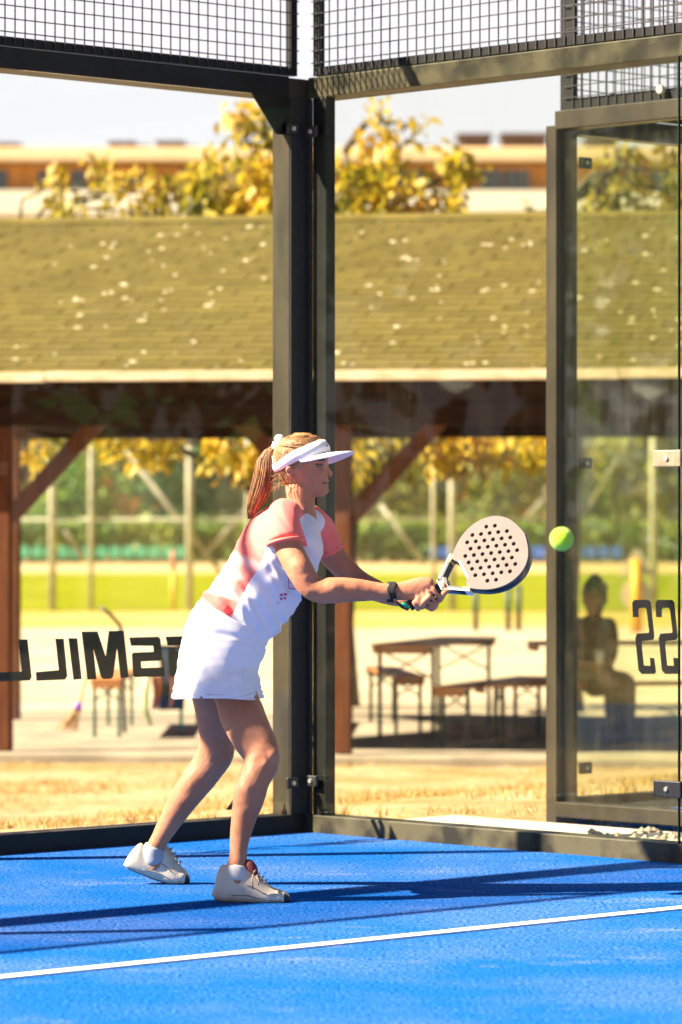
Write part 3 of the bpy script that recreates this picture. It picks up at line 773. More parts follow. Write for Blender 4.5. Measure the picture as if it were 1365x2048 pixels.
tree('greener tree over the shelter roof behind the right hand glass', (at_slab(1140, ZT).x, ZT, GZ), tuple(P(1150, 400, ZT)),
     [lump(1235, 340, ZT, (.22, .3, .28)), lump(1265, 395, ZT, (.28, .3, .2)), lump(1205, 410, ZT, (.2, .3, .14)), lump(1345, 340, ZT, (.26, .3, .5)), lump(1375, 400, ZT, (.3, .3, .3)), lump(1310, 420, ZT, (.3, .3, .12)), lump(1240, 540, ZT, (.7, .5, .4)), lump(1080, 425, ZT, (.14, .2, .10))],
     170, 0.17, yelg, bark, 'autumn trees behind the shelter', 0.12, 7, 0.07, 0.7)
# far wood edge beyond the field
greens = [leafmat('far_leaf_dark', [(0.3, (0.012, 0.085, 0.040)), (0.5, (0.045, 0.18, 0.05)), (0.72, (0.18, 0.28, 0.035))], 0.35, 0.25),
          leafmat('far_leaf_mid', [(0.3, (0.03, 0.14, 0.035)), (0.5, (0.16, 0.26, 0.03)), (0.7, (0.36, 0.36, 0.035))], 0.35, 0.3),
          leafmat('far_leaf_yellow', [(0.3, (0.05, 0.12, 0.02)), (0.5, (0.22, 0.24, 0.025)), (0.7, (0.42, 0.33, 0.03))], 0.35, 0.3)]
ft = [(-15.5, 186, 0, 'leftmost'), (-11.5, 181, 1, ''), (-8.6, 190, 0, ''), (-5.2, 183, 0, ''), (-1.2, 188, 1, ''), (2.6, 182, 2, ''), (5.2, 192, 0, ''), (7.4, 181, 2, ''), (11.4, 187, 0, ''), (14.2, 181, 2, ''), (17.6, 188, 0, '')]
fl = ['dark tree filling the gap left of the dark left shelter post', 'olive tree across the field just right of the left shelter post', 'dark green tree across the field behind the long diagonal fence stay',
      'dark green tree across the field behind the ponytail', 'olive tree across the field behind the corner post', 'yellowish tree across the field right of the brown post', 'dark green tree across the field left of the racket',
      'yellowish tree across the field above the racket', 'dark green tree across the field left of the triangular sign', 'yellowish tree across the field above the triangular sign', 'dark tree across the field at the right picture edge']
for (x, y, k, _), lab in zip(ft, fl):
    h = random.uniform(7.5, 9.5)
    lum = [((x + random.gauss(0, 1.0), y + random.gauss(0, 0.8), GZ + h * q_), (random.uniform(1.5, 2.4), random.uniform(1.5, 2.2), random.uniform(1.0, 1.6))) for q_ in (0.14, 0.25, 0.33, 0.42, 0.5, 0.6, 0.72, 0.84)]
    tree(lab, (x, y, GZ), (x, y, GZ + h * 0.9), lum, 1500, 0.42, greens[k], bark, 'trees beyond the sports field', 0.22, 3, 0.28, 0.3, aspect=1.6)
# trees added beside the courts, out of frame, to darken the glass reflections
for i, (x, y) in enumerate([(-24, 9), (-25, 15), (-23, 21), (-26, 28), (24, 10), (26, 16), (24, 22), (27, 29)]):
    lum = [((x + random.gauss(0, 1.2), y + random.gauss(0, 1.4), GZ + q_), (2.0, 2.6, 1.3)) for q_ in (0.8, 1.8, 2.8, 4.0, 5.2, 6.4, 7.6)]
    sd_ = 'left' if x < 0 else 'right'
    tree('unseen dark green tree added beyond the %s of the courts, %s from the camera' % (sd_, ['nearest', 'second', 'third', 'farthest'][i % 4]), (x, y, GZ), (x, y, 7.5), lum, 1400, 0.5, greens[0], bark, 'trees added beside the courts', 0.25, 3, 0.3, 0.3, aspect=1.5)
# clipped hedge in front of the trees
hc = []
for i in range(5200):
    hc.append((random.uniform(-20, 20), 172 + random.uniform(-0.7, 0.7), GZ + random.uniform(0.0, 1.0) ** 0.7 * (1.75 + 0.15 * math.sin(i))))
o = link('hedge', leaf_mesh('hedge', np.array(hc), 0.36, 1.6, 0.2, 3, 0.15), greens[1])
tag(o, 'low clipped hedge along the far side of the sports field', 'hedge')
# stadium seats
def seat(px, col, m, label, group):
    Z = 165.0
    x = (px - 682.5) / F * Z
    t = empty('stadium_seat', (x, Z, GZ)); tag(t, label, 'seat', group)
    for nm, mb in (('backrest', MB().prism([(-.22, .12, .34), (.22, .12, .34), (.22, .16, .62), (.14, .18, .76), (-.14, .18, .76), (-.22, .16, .62)], (0, .04, 0))),
                   ('seat', MB().box((-.22, -.25, .30), (.22, .13, .338))), ('pedestal', MB().box((-.04, -.1, 0), (.04, .0, .299)))):
        me = mb.mesh(nm, [m]); ob = bpy.data.objects.new(nm, me); COL.objects.link(ob); ob.parent = t
gm = mat('turquoise_seat', (0.08, 0.34, 0.19), 0.5); bm_ = mat('blue_seat', (0.05, 0.15, 0.46), 0.5)
nth = ['first', 'second', 'third', 'fourth', 'fifth', 'sixth', 'seventh', 'eighth', 'ninth', 'tenth', 'eleventh', 'twelfth', 'thirteenth', 'fourteenth', 'fifteenth', 'sixteenth']
for i in range(13): seat(48 + i * 26, 0, gm, 'turquoise plastic stadium seat across the field, %s from the left' % nth[i], 'turquoise stadium seats')
for i in range(15): seat(870 + i * 26, 1, bm_, 'blue plastic stadium seat across the field, %s from the left' % nth[i], 'blue stadium seats')
# tall ball fence at the near edge of the field
fen = empty('ball_fence', (0, 72, GZ)); tag(fen, 'tall wire ball fence with pale posts in front of the sports field', 'fence')
fm = mat('pale_galvanised_post', (0.36, 0.34, 0.24), 0.5, 0.15, 4)
ZF = 78.0
for px in (-60, 105, 183, 380, 497, 600, 868, 905, 1112, 1308, 1420):
    w = 0.075 if px in (105, 380, 905, 1308) else 0.05
    x = (px - 682.5) / F * ZF
    MB().tube([(x, ZF, GZ), (x, ZF, 4.6)], w, 8).build('post', fm, fen, True)
for z in (1.30, 3.1, 4.55): MB().tube([((-80 - 682.5) / F * ZF, ZF + 0.05, z), ((1450 - 682.5) / F * ZF, ZF + 0.05, z)], 0.035, 6).build('rail', fm, fen, True)
for a, b in (((252, 905), (442, 1145)), ((1090, 985), (1180, 880)), ((1050, 1040), (1110, 975)), ((510, 1000), (400, 1120)), ((760, 1010), (850, 1130)), ((120, 1050), (170, 1120)), ((1180, 1010), (1260, 880))):
    MB().tube([P(a[0], a[1], ZF + 0.08), P(b[0], b[1], ZF + 0.08)], 0.06, 6).build('stay', fm, fen, True)
mb = MB()
for i in range(190):
    x = -8 + 16 * i / 190; mb.box((x - 0.003, ZF + 0.02, GZ), (x + 0.003, ZF + 0.026, 4.5))
for i in range(58):
    z = GZ + 0.05 + 0.085 * i; mb.box((-8, ZF + 0.027, z - 0.003), (8, ZF + 0.033, z + 0.003))
o = mb.build('wire_net', fm, fen); tag(o, kind='stuff')
# dark goal posts / signs
def post_thing(name, px, py0, py1, Z, r, m, label, cat):
    o_ = MB().tube([P(px, py0, Z), P(px, py1, Z)], r, 8).build(name, m, None, True); tag(o_, label, cat)
    return o_
dk = mat('dark_green_post', (0.01, 0.03, 0.015), 0.5)
for px, lab in ((952, 'thin dark post below the racket, left of the pair'), (1017, 'left of two close dark posts between racket and door post'), (1038, 'right of two close dark posts between racket and door post')):
    post_thing('bollard', px, 1170, 1262, 62.0, 0.045, dk, lab, 'post')
ylw = mat('yellow_post_paint', (0.72, 0.30, 0.01), 0.5)
mp = empty('marker_pole', tuple(P(347, 1222, 76)))
tag(mp, 'yellow marker pole with red top left of the player', 'pole')
MB().tube([P(347, 1222, 76), P(347, 1140, 76)], 0.045, 8).build('pole', mat('faded_yellow_paint', (0.42, 0.30, 0.03), 0.6), mp, True)
MB().tube([P(347, 1140, 76), P(347, 1100, 76)], [0.055, 0.045], 8).build('top', mat('faded_red_paint', (0.36, 0.16, 0.09), 0.6), mp, True)
sg = empty('road_sign', tuple(P(1274, 1262, 60))); tag(sg, 'pale triangular sign on a yellow post above a round sign', 'sign')
MB().tube([P(1274, 1265, 60), P(1274, 1118, 60)], 0.085, 8).build('post', ylw, sg, True)
sgm = mat('pale_sign_back', (0.50, 0.45, 0.36), 0.5)
MB().prism([P(1240, 1150, 60.1), P(1308, 1150, 60.1), P(1277, 1097, 60.1), P(1271, 1097, 60.1)], (0, 0.02, 0)).build('sign_plate', sgm, sg)
c = P(1273, 1188, 60.1)
MB().prism([c + Vector((0.24 * math.cos(k * math.pi / 12), 0, 0.24 * math.sin(k * math.pi / 12))) for k in range(24)], (0, 0.02, 0)).build('sign_plate', sgm, sg)

# ------------------------------------------------------------------ apartment building far behind
def building():
    ZB = 232.0; k = ZB / F
    bx_ = lambda px: (px - 682.5) * k
    bz = lambda py: HC - (py - YH) * k
    t = empty('apartment_building', (0, ZB + 8, GZ)); tag(t, 'long cream and ochre apartment building behind the trees', 'building')
    cream = mat('cream_plaster', (0.80, 0.62, 0.38), 0.8, 0.06, 0.5); ochre = mat('ochre_cladding', (0.60, 0.28, 0.07), 0.7, 0.2, 0.8, stretch=(3, 1, 0.3))
    par = mat('pale_parapet', (0.82, 0.80, 0.68), 0.6, 0.05, 0.4); gls = mat('window_glass', (0.06, 0.075, 0.08), 0.08, spec=0.8); frm = mat('window_frame', (0.25, 0.2, 0.14), 0.5)
    brick_ = mat('brown_roof_box', (0.07, 0.035, 0.028), 0.8, 0.2, 1)
    x0, x1 = bx_(-260), bx_(1640)
    MB().box((x0, ZB + 0.9, GZ), (x1, ZB + 14, bz(326))).build('wall', ochre, t)
    rf = MB().box((x0 - 0.5, ZB - 0.9, bz(322)), (x1 + 0.5, ZB + 14.6, bz(302))).build('roof', cream, t)
    MB().box((x0 - 0.2, ZB - 0.2, bz(302) + 0.003), (x1 + 0.2, ZB + 14, bz(295))).build('roof_edge', cream, t)
    for a, b, py in ((-60, 28, 282), (215, 262, 279), (262, 292, 287), (312, 362, 278), (362, 388, 288), (836, 868, 288), (922, 984, 263), (1010, 1098, 262), (1180, 1240, 270)):
        MB().box((bx_(a), ZB + 3, bz(296)), (bx_(b), ZB + 6, bz(py))).build('rooftop_box', brick_, t)
        MB().box((bx_(a) - 0.15, ZB + 2.8, bz(py) + 0.003), (bx_(b) + 0.15, ZB + 6.2, bz(py) + 0.18)).build('box_cap', brick_, t)
    st = bz(335) - bz(438)
    wins = [(-40, 14), (74, 120), (140, 170), (260, 290), (355, 384), (460, 500), (560, 610), (640, 670), (780, 850), (962, 1010), (1012, 1062), (1190, 1240), (1300, 1380), (1450, 1500)]
    for f_ in range(5):
        dz = -f_ * st
        MB().box((x0, ZB - 0.6, bz(432) + dz), (x1, ZB + 0.9, bz(424) + dz)).build('balcony_slab', par, t)
        MB().box((x0, ZB - 0.62, bz(424) + dz + 0.003), (x1, ZB - 0.5, bz(382) + dz)).build('parapet', par, t)
        for a, b in wins:
            w = MB().box((bx_(a), ZB + 0.80, bz(424) + dz), (bx_(b), ZB + 0.897, bz(336) + dz)).build('window', frm, t)
            m_ = (a + b) / 2
            for p, q_ in ((a + 2, m_ - 1), (m_ + 1, b - 2)):
                MB().box((bx_(p), ZB + 0.76, bz(421) + dz), (bx_(q_), ZB + 0.797, bz(339) + dz)).build('pane', gls, w)
building()

# ------------------------------------------------------------------ dry grass between court and shelter
def dry_grass():
    n = 5200
    pts = []
    while len(pts) < n:
        x = random.uniform(-5, 5); y = random.uniform(14, 29.3)
        q_ = Vector((x, y, 0)) - CO; s, t = q_.dot(uv), q_.dot(vv)
        if t > -0.18 and s > -0.2: continue
        if -1.5 < s < -0.1 and t > -0.6: continue
        if s < -1.4 and t > -0.15: continue
        if mnoise.noise(Vector((x * 0.8, y * 0.8, 3))) < -0.05 + 0.35 * random.random(): continue
        pts.append((x, y, gz(x, y) - 0.003))
    c = np.array(pts); c = np.repeat(c, 4, 0); m_ = len(c)
    c[:, :2] += rng.normal(0, 0.02, (m_, 2))
    h = rng.uniform(0.015, 0.06, m_); an = rng.uniform(0, 6.28, m_); w = 0.004
    d = np.stack([np.cos(an), np.sin(an), np.zeros(m_)], 1)
    tip = c + d * (h * rng.uniform(0.3, 1.0, m_))[:, None]; tip[:, 2] += h
    sdv = np.stack([-np.sin(an), np.cos(an), np.zeros(m_)], 1) * w
    v = np.stack([c - sdv, c + sdv, tip], 1).reshape(-1, 3)
    me = bpy.data.meshes.new('dry_grass'); me.vertices.add(m_ * 3); me.vertices.foreach_set('co', v.ravel())
    me.loops.add(m_ * 3); me.loops.foreach_set('vertex_index', np.arange(m_ * 3))
    me.polygons.add(m_); me.polygons.foreach_set('loop_start', np.arange(m_) * 3); me.polygons.foreach_set('loop_total', np.full(m_, 3)); me.update()
    o_ = link('dry_grass', me, leafmat('dry_grass_blade', [(0.35, (0.46, 0.32, 0.10)), (0.55, (0.40, 0.24, 0.05)), (0.7, (0.24, 0.20, 0.05))], 1.2, 0.3))
    tag(o_, 'short dry yellow grass between the court and the shelter', 'grass', kind='stuff')
dry_grass()

# ------------------------------------------------------------------ figures
def loft_mesh(mb, st, n=20, round_ends=(True, True), mi=0):
    """st: list of (center, a_side, b_depth, phi) ; rings square to the path"""
    k0 = len(mb.v); C_ = [Vector(q_[0]) for q_ in st]; m_ = len(st)
    rings = []
    def ring(c, T, a, b, ph):
        D = Vector((0, 1, 0)); D = D - T * D.dot(T)
        if D.length < 0.2: D = Vector((1, 0, 0)) - T * T.x
        D.normalize(); S_ = D.cross(T).normalized()
        out = []
        for j in range(n):
            th = 2 * math.pi * j / n
            x, y = a * math.cos(th), b * math.sin(th)
            x2, y2 = x * math.cos(ph) - y * math.sin(ph), x * math.sin(ph) + y * math.cos(ph)
            out.append(c + S_ * x2 + D * y2)
        return out
    for i in range(m_):
        T = (C_[min(i + 1, m_ - 1)] - C_[max(i - 1, 0)]).normalized()
        a, b = st[i][1], st[i][2]; ph = st[i][3] if len(st[i]) > 3 else 0
        if i == 0 and round_ends[0]:
            for f_, g in ((0.95, 0.30), (0.55, 0.72)): rings.append(ring(C_[0] - T * min(a, b) * f_ * 0.9, T, a * g, b * g, ph))
        rings.append(ring(C_[i], T, a, b, ph))
        if i == m_ - 1 and round_ends[1]:
            for f_, g in ((0.55, 0.72), (0.95, 0.30)): rings.append(ring(C_[i] + T * min(a, b) * f_ * 0.9, T, a * g, b * g, ph))
    vs_ = [p for r_ in rings for p in r_]; fs_ = []
    for i in range(len(rings) - 1):
        for j in range(n):
            j2 = (j + 1) % n
            fs_.append((i * n + j, i * n + j2, (i + 1) * n + j2, (i + 1) * n + j))
    fs_.append(tuple(reversed(range(n)))); fs_.append(tuple((len(rings) - 1) * n + j for j in range(n)))
    mb.add(vs_, fs_, mi)

def resample(st, per=4):
    """smooth Catmull-Rom through the stations"""
    A = [np.array(list(q_[0]) + [q_[1], q_[2], q_[3] if len(q_) > 3 else 0.0]) for q_ in st]
    A = [2 * A[0] - A[1]] + A + [2 * A[-1] - A[-2]]
    out = []
    for i in range(1, len(A) - 2):
        for k in range(per):
            t = k / per; p0, p1, p2, p3 = A[i - 1:i + 3]
            out.append(0.5 * ((2 * p1) + (-p0 + p2) * t + (2 * p0 - 5 * p1 + 4 * p2 - p3) * t * t + (-p0 + 3 * p1 - 3 * p2 + p3) * t ** 3))
    out.append(A[-2])
    return [(Vector(q_[:3]), max(q_[3], 0.001), max(q_[4], 0.001), q_[5]) for q_ in out]

def px_loft(mb, st, n=20, per=4, ends=(True, True)):
    """st: (px, py, Z, half width px, half depth m[, phi])"""
    q_ = []
    for s_ in st:
        ph = s_[5] if len(s_) > 5 else 0.0
        a = s_[3] * s_[2] / F; b = s_[4]
        if ph:
            aa = (a * a - (b * math.sin(ph)) ** 2) / math.cos(ph) ** 2
            a = math.sqrt(max(aa, (0.55 * a) ** 2))
        q_.append((P(s_[0], s_[1], s_[2]), a, b, ph))
    loft_mesh(mb, resample(q_, per), n, ends)

def remeshed(mb, voxel, smooth=5, name='m', fac=0.5):
    me = mb.mesh(name)
    o_ = bpy.data.objects.new(name, me); COL.objects.link(o_)
    r_ = o_.modifiers.new('r', 'REMESH'); r_.mode = 'VOXEL'; r_.voxel_size = voxel
    if smooth:
        s_ = o_.modifiers.new('s', 'SMOOTH'); s_.factor = fac; s_.iterations = smooth
    dg_ = bpy.context.evaluated_depsgraph_get()
    out = bpy.data.meshes.new_from_object(o_.evaluated_get(dg_), depsgraph=dg_)
    bpy.data.objects.remove(o_); bpy.data.meshes.remove(me)
    out.name = name
    return out

def verts(me):
    a = np.empty(len(me.vertices) * 3); me.vertices.foreach_get('co', a); return a.reshape(-1, 3)
def setv(me, a): me.vertices.foreach_set('co', np.ascontiguousarray(a).ravel()); me.update()
def vnorm(me):
    a = np.empty(len(me.vertices) * 3); me.vertices.foreach_get('normal', a); return a.reshape(-1, 3)
def pxof(a):
    """photo pixel of world points"""
    return np.stack([682.5 + a[:, 0] / a[:, 1] * F, YH - (a[:, 2] - HC) / a[:, 1] * F], 1)
def fc(me):
    a = np.empty(len(me.polygons) * 3); me.polygons.foreach_get('center', a); return a.reshape(-1, 3)

def skinmat(name, col, col2):
    m = mat(name, col, 0.55, col2=col2, scale=9, detail=3, bump=0.08, bscale=260, spec=0.22)
    b = m.node_tree.nodes['Principled BSDF']
    b.inputs['Subsurface Weight'].default_value = 0.12
    b.inputs['Subsurface Radius'].default_value = (0.012, 0.005, 0.003)
    b.inputs['Subsurface Scale'].default_value = 0.6
    return m
M['skin'] = skinmat('tanned_skin', (0.42, 0.165, 0.090), (0.48, 0.21, 0.122))

ZP = 13.36      # the player's middle
ZR, ZL = 13.18, 13.54
# ---- racket pose (needed for the hands)
AR = R(26.8)
N_ = Vector((-0.44, -1.0, 0.50)).normalized()
A_ = Vector((math.cos(AR), 0, math.sin(AR))); A_ = (A_ - N_ * A_.dot(N_)).normalized()
B_ = N_.cross(A_).normalized()
ZK = 13.12
RO = P(884, 1173, ZK)             # top of the handle
KR = 1.075
def RK(a, b, n=0.0): return RO + A_ * a * (KR if a > 0 else 1) + B_ * b * (KR if a > 0 else 1) + N_ * n

def finger(mb, a, ang0, ang1, r0, fr, steps=7, skew=0.0, lift=0.0):
    """a finger wrapped round the handle at axial position a"""
    st = []
    for i in range(steps):
        k = i / (steps - 1); th = ang0 + (ang1 - ang0) * k
        rr = r0 + lift * (1 - k)
        p = RO + A_ * (a + skew * k) + (N_ * math.cos(th) + B_ * math.sin(th)) * rr
        st.append((p, fr * (1.0 - 0.22 * k) * (1.08 if i in (2, 4) else 1), fr * (1.0 - 0.22 * k) * (1.08 if i in (2, 4) else 1), 0))
    loft_mesh(mb, st, 10)

def build_body():
    mb = MB()
    # torso under the clothes
    px_loft(mb, [(420, 1300, ZP, 60, .12), (450, 1250, ZP, 66, .13), (496, 1212, ZP, 62, .115), (530, 1158, ZP, 66, .115), (558, 1105, ZP, 70, .125, .35), (578, 1062, ZP, 64, .15, .4), (592, 1030, ZP, 40, .09, .3)], 24)
    # neck
    px_loft(mb, [(598, 1048, ZP - .01, 40, .066), (601, 1024, ZP - .01, 32, .056), (602, 1002, ZP - .01, 28.5, .052), (600, 978, ZP - .01, 29, .052), (598, 955, ZP, 28, .05)], 20)
    # head: horizontal slices from the profile (row, front, back, half width)
    SL = [(868, 618, 592, .022), (872, 632, 578, .045), (880, 644, 566, .061), (892, 651, 557, .070), (906, 655, 552, .0745), (918, 657, 550.5, .0755), (926, 656.0, 551, .0745), (932, 653.8, 552, .0735), (939, 654.0, 554, .0725), (947, 655.0, 557, .070),
          (956, 656.3, 561, .065), (964, 656.8, 566, .060), (972, 656.8, 572, .055), (980, 657.0, 579, .048), (986, 655.5, 586, .041), (991, 651, 596, .032), (994.5, 645, 610, .02)]
    n = 32; k0 = []
    for y, fx, bx_, hw in SL:
        c = P((fx + bx_) / 2, y, ZP); a = (fx - bx_) / 2 * ZP / F
        r_ = []
        for j in range(n):
            th = 2 * math.pi * j / n
            cs, sn = math.cos(th), math.sin(th)
            e = 0.86
            x = a * math.copysign(abs(cs) ** e, cs); yy = hw * math.copysign(abs(sn) ** e, sn)
            if cs > 0:                                   # face narrows forward
                nar = 0.16 + (0.18 if y > 950 else 0.0)
                yy *= 1 - nar * cs * cs
            r_.append(Vector((c.x + x, c.y + yy + 0.0, c.z)))
        k0.append(r_)
    vs_ = [p for r_ in k0 for p in r_]
    fs_ = [(i * n + j, i * n + (j + 1) % n, (i + 1) * n + (j + 1) % n, (i + 1) * n + j) for i in range(len(k0) - 1) for j in range(n)]
    fs_ += [tuple(reversed(range(n))), tuple((len(k0) - 1) * n + j for j in range(n))]
    mb.add(vs_, fs_)
    g = ZP / F
    # nose, brow, lips, chin, cheek
    loft_mesh(mb, [(P(653, 930, ZP), .006, .0065), (P(656, 938, ZP), .0075, .009), (P(659.5, 945, ZP), .010, .0125), (P(660.5, 950, ZP), .0085, .0135)], 12)
    loft_mesh(mb, [(P(660.5, 946.5, ZP), .0095, .0105), (P(662.5, 947.5, ZP), .0075, .008)], 12)
    for dy in (-.034, .034):
        loft_mesh(mb, [(P(649, 921, ZP) + Vector((.002, dy * .35, 0)), .007, .007), (P(648, 920, ZP) + Vector((0, dy, 0)), .008, .008), (P(640, 922, ZP) + Vector((0, dy * 1.6, 0)), .006, .006)], 10)
        loft_mesh(mb, [(P(642, 944, ZP) + Vector((0, dy, 0)), .016, .016), (P(632, 946, ZP) + Vector((0, dy * 1.45, 0)), .016, .015)], 10)
    loft_mesh(mb, [(P(655, 963, ZP) + Vector((-.006, -.019, -.001)), .003, .003), (P(657.3, 962, ZP), .0052, .006), (P(655, 963, ZP) + Vector((-.006, .019, -.001)), .003, .003)], 10)
    loft_mesh(mb, [(P(655, 969, ZP) + Vector((-.006, -.016, .001)), .003, .003), (P(656.5, 970.5, ZP), .0058, .006), (P(655, 969, ZP) + Vector((-.006, .016, .001)), .003, .003)], 10)
    loft_mesh(mb, [(P(650, 982, ZP), .014, .017), (P(652.5, 981.5, ZP), .0125, .015)], 12)
    # ears
    for sg_ in (-1, 1):
        loft_mesh(mb, [(P(584, 958, ZP) + Vector((0, sg_ * .066, 0)), .0055, .005), (P(582, 950, ZP) + Vector((0, sg_ * .072, 0)), .010, .006), (P(579, 941, ZP) + Vector((0, sg_ * .077, 0)), .0135, .006), (P(579, 934, ZP) + Vector((0, sg_ * .077, 0)), .010, .006)], 12)
    # right arm (near)
    px_loft(mb, [(566, 1035, ZR + .06, 33, .05), (568, 1062, ZR + .015, 32, .05), (578, 1096, ZR - .015, 28, .046), (598, 1136, ZR - .05, 27.5, .045), (616, 1166, ZR - .06, 26, .042), (634, 1180, ZR - .06, 25, .041), (662, 1181, ZR - .06, 26.5, .043), (700, 1180, ZR - .055, 24.5, .040), (742, 1182, ZR - .05, 20, .033), (775, 1184, ZR - .05, 17, .029), (797, 1184, ZR - .05, 16, .030)], 18)
    # left arm (far)
    px_loft(mb, [(632, 1055, ZL - .06, 32, .055), (645, 1080, ZL - .04, 30, .052), (664, 1108, ZL - .02, 26, .044), (690, 1138, ZL - .02, 24, .041), (714, 1160, ZL - .04, 23, .040), (742, 1176, ZL - .10, 22, .037), (775, 1190, ZL - .20, 19, .031), (805, 1196, ZL - .30, 17, .028), (822, 1193, ZL - .33, 16, .028)], 18)
    # right hand: wrist -> back of the hand -> knuckles, fingers round the handle
    px_loft(mb, [(790, 1184, ZR - .05, 17, .026), (808, 1182, ZR - .055, 19.5, .021), (828, 1178, ZR - .06, 21.5, .019), (848, 1172, ZR - .065, 20, .019), (862, 1168, ZR - .07, 15, .017)], 16)
    hr = 0.017
    for i, a in enumerate((-.018, -.039, -.060, -.080)):
        fr = (.0083, .0086, .0083, .0074)[i]
        th0 = R(118 - 4 * i)
        finger(mb, a - 0.004, th0, R(-150), hr + fr * 0.9, fr, 9, skew=-.006 + .002 * i, lift=.006)
        # metacarpal ridge from knuckle back into the palm
        k = RO + A_ * (a - .004) + (N_ * math.cos(th0) + B_ * math.sin(th0)) * (hr + fr + .006)
        loft_mesh(mb, [(k, fr * 1.12, fr * 1.12), (k * .55 + P(826, 1176, ZR - .06) * .45, fr * 1.15, fr * 1.15), (P(806, 1182, ZR - .055), fr * 1.1, fr * 1.1)], 10)
    # right thumb along the far side of the handle
    loft_mesh(mb, [(P(812, 1176, ZR - .02), .012, .012), (RK(-.05, .024, -.012), .0115, .0115), (RK(-.028, .020, -.020), .0105, .0105), (RK(-.006, .012, -.026), .0095, .0095), (RK(.008, .004, -.027), .008, .008)], 10)
    # left hand below / behind the right
    loft_mesh(mb, [(P(815, 1196, ZL - .32), .024, .022), (P(840, 1196, ZL - .36), .026, .018), (RK(-.055, -.034, -.022), .024, .017)], 14)
    for i, a in enumerate((.008, -.094, -.110)):
        fr = (.0088, .0090, .0080)[i]
        finger(mb, a, R(-165), R(-20), hr + fr * 1.1, fr, 8, skew=.004)
    # index of the left hand reaching past the handle top
    loft_mesh(mb, [(RK(-.03, -.034, -.016), .010, .010), (RK(-.004, -.030, .004), .0098, .0098), (RK(.016, -.028, .012), .0095, .0095), (RK(.024, -.034, .012), .0082, .0082)], 10)
    loft_mesh(mb, [(P(838, 1200, ZL - .36), .013, .013), (RK(-.085, -.03, .012), .0115, .0115), (RK(-.065, -.026, .022), .010, .010), (RK(-.048, -.024, .024), .0085, .0085)], 10)
    # legs
    px_loft(mb, [(440, 1300, ZR + .13, 60, .08), (458, 1350, ZR + .14, 44, .078), (473, 1394, ZR + .11, 43, .078), (486, 1432, ZR + .07, 45, .078), (506, 1475, ZR + .0, 42, .070), (522, 1504, ZR - .03, 38, .061), (523, 1526, ZR - .05, 35, .056), (509, 1560, ZR - .08, 32, .056), (497, 1600, ZR - .09, 31, .056), (487, 1642, ZR - .10, 24.5, .045), (479.5, 1680, ZR - .11, 19.5, .035), (476.5, 1712, ZR - .12, 18, .032), (474, 1745, ZR - .125, 22, .034), (478, 1772, ZR - .13, 24, .03)], 22)
    px_loft(mb, [(415, 1300, ZL - .11, 54, .085), (420, 1350, ZL - .075, 46, .085), (427, 1400, ZL - .02, 41, .082), (432, 1445, ZL + .04, 37, .076), (435, 1482, ZL + .07, 36, .068), (430, 1510, ZL + .09, 36.5, .061), (414, 1536, ZL + .11, 34, .056), (392, 1566, ZL + .12, 32.5, .055), (368, 1598, ZL + .13, 29.5, .053), (346, 1634, ZL + .14, 24, .043), (326, 1668, ZL + .15, 19.5, .035), (312, 1694, ZL + .155, 18, .032), (306, 1715, ZL + .16, 21, .032), (314, 1735, ZL + .16, 22, .03)], 22)
    me = remeshed(mb, 0.0036, 6, 'person', 0.5)
    v = verts(me)
    # eye sockets, temple and mouth line pressed in; knee and shin modelled
    def press(c, r, depth, direction):
        d = v - np.array(c); w = np.clip(1 - (d ** 2).sum(1) / r ** 2, 0, 1) ** 2
        v[:] += np.outer(w * depth, np.array(direction))
    for sg_ in (-1, 1):
        press(P(643, 930.5, ZP) + Vector((0, sg_ * .046, 0)), .018, .007, (-.6, -sg_ * .7, 0))
        press(P(579, 944, ZP) + Vector((0.002, sg_ * .083, 0)), .011, .008, (0.2, -sg_, 0))
        press(P(628, 962, ZP) + Vector((0, sg_ * .062, 0)), .020, .004, (0, -sg_, 0))
    press(P(659.5, 966.3, ZP), .010, .004, (-1, 0, 0))
    press(P(651, 966.3, ZP) + Vector((0, -.016, 0)), .008, .003, (-.7, .7, 0))
    press(P(657, 955, ZP), .007, .002, (-1, 0, 0))
    press(P(556, 1508, ZR - .08), .042, .009, (0.7, -.6, 0)); press(P(520, 1518, ZR - .12), .03, -.007, (0, -1, 0)); press(P(482, 1585, ZR - .13), .06, .008, (-.6, -.6, 0))      # kneecaps
    press(P(462, 1516, ZL + .05), .04, .006, (0.8, -.5, 0))
    press(P(470, 1700, ZR - .16), .014, .008, (0, 1, 0)); press(P(487, 1716, ZR - .16), .016, .006, (0, -1, 0))
    press(P(545, 1509, ZR - .10), .024, .006, (0.5, -.8, 0)); press(P(538, 1534, ZR - .12), .020, -.004, (0.5, -.8, 0)); press(P(505, 1480, ZR - .08), .045, -.005, (0, -1, 0))
    press(P(540, 1465, ZR - .05), .06, .006, (0.8, -.4, 0)); press(P(500, 1640, ZR - .14), .05, -.004, (0.2, -1, 0)); press(P(490, 1570, ZR - .13), .045, .006, (-.5, -.8, 0))
    press(P(385, 1560, ZL + .08), .06, .007, (-.6, -.7, .3)); press(P(452, 1522, ZL + .03), .028, .006, (0.6, -.8, 0)); press(P(410, 1480, ZL + .02), .04, -.005, (0, -1, 0))
    press(P(600, 1130, ZR - .09), .04, .005, (0, -1, 0)); press(P(625, 1165, ZR - .10), .03, -.004, (0, -1, 0)); press(P(668, 1172, ZR - .10), .04, .005, (0, -1, .3))
    nz = np.array([mnoise.noise(Vector(q_) * 24) * .0014 + mnoise.noise(Vector(q_) * 60) * .0006 for q_ in v])
    low_ = (pxof(v)[:, 1] > 1030)
    me.update(); v += vnorm(me) * (nz * low_)[:, None]
    setv(me, v)
    me.materials.append(M['skin'])
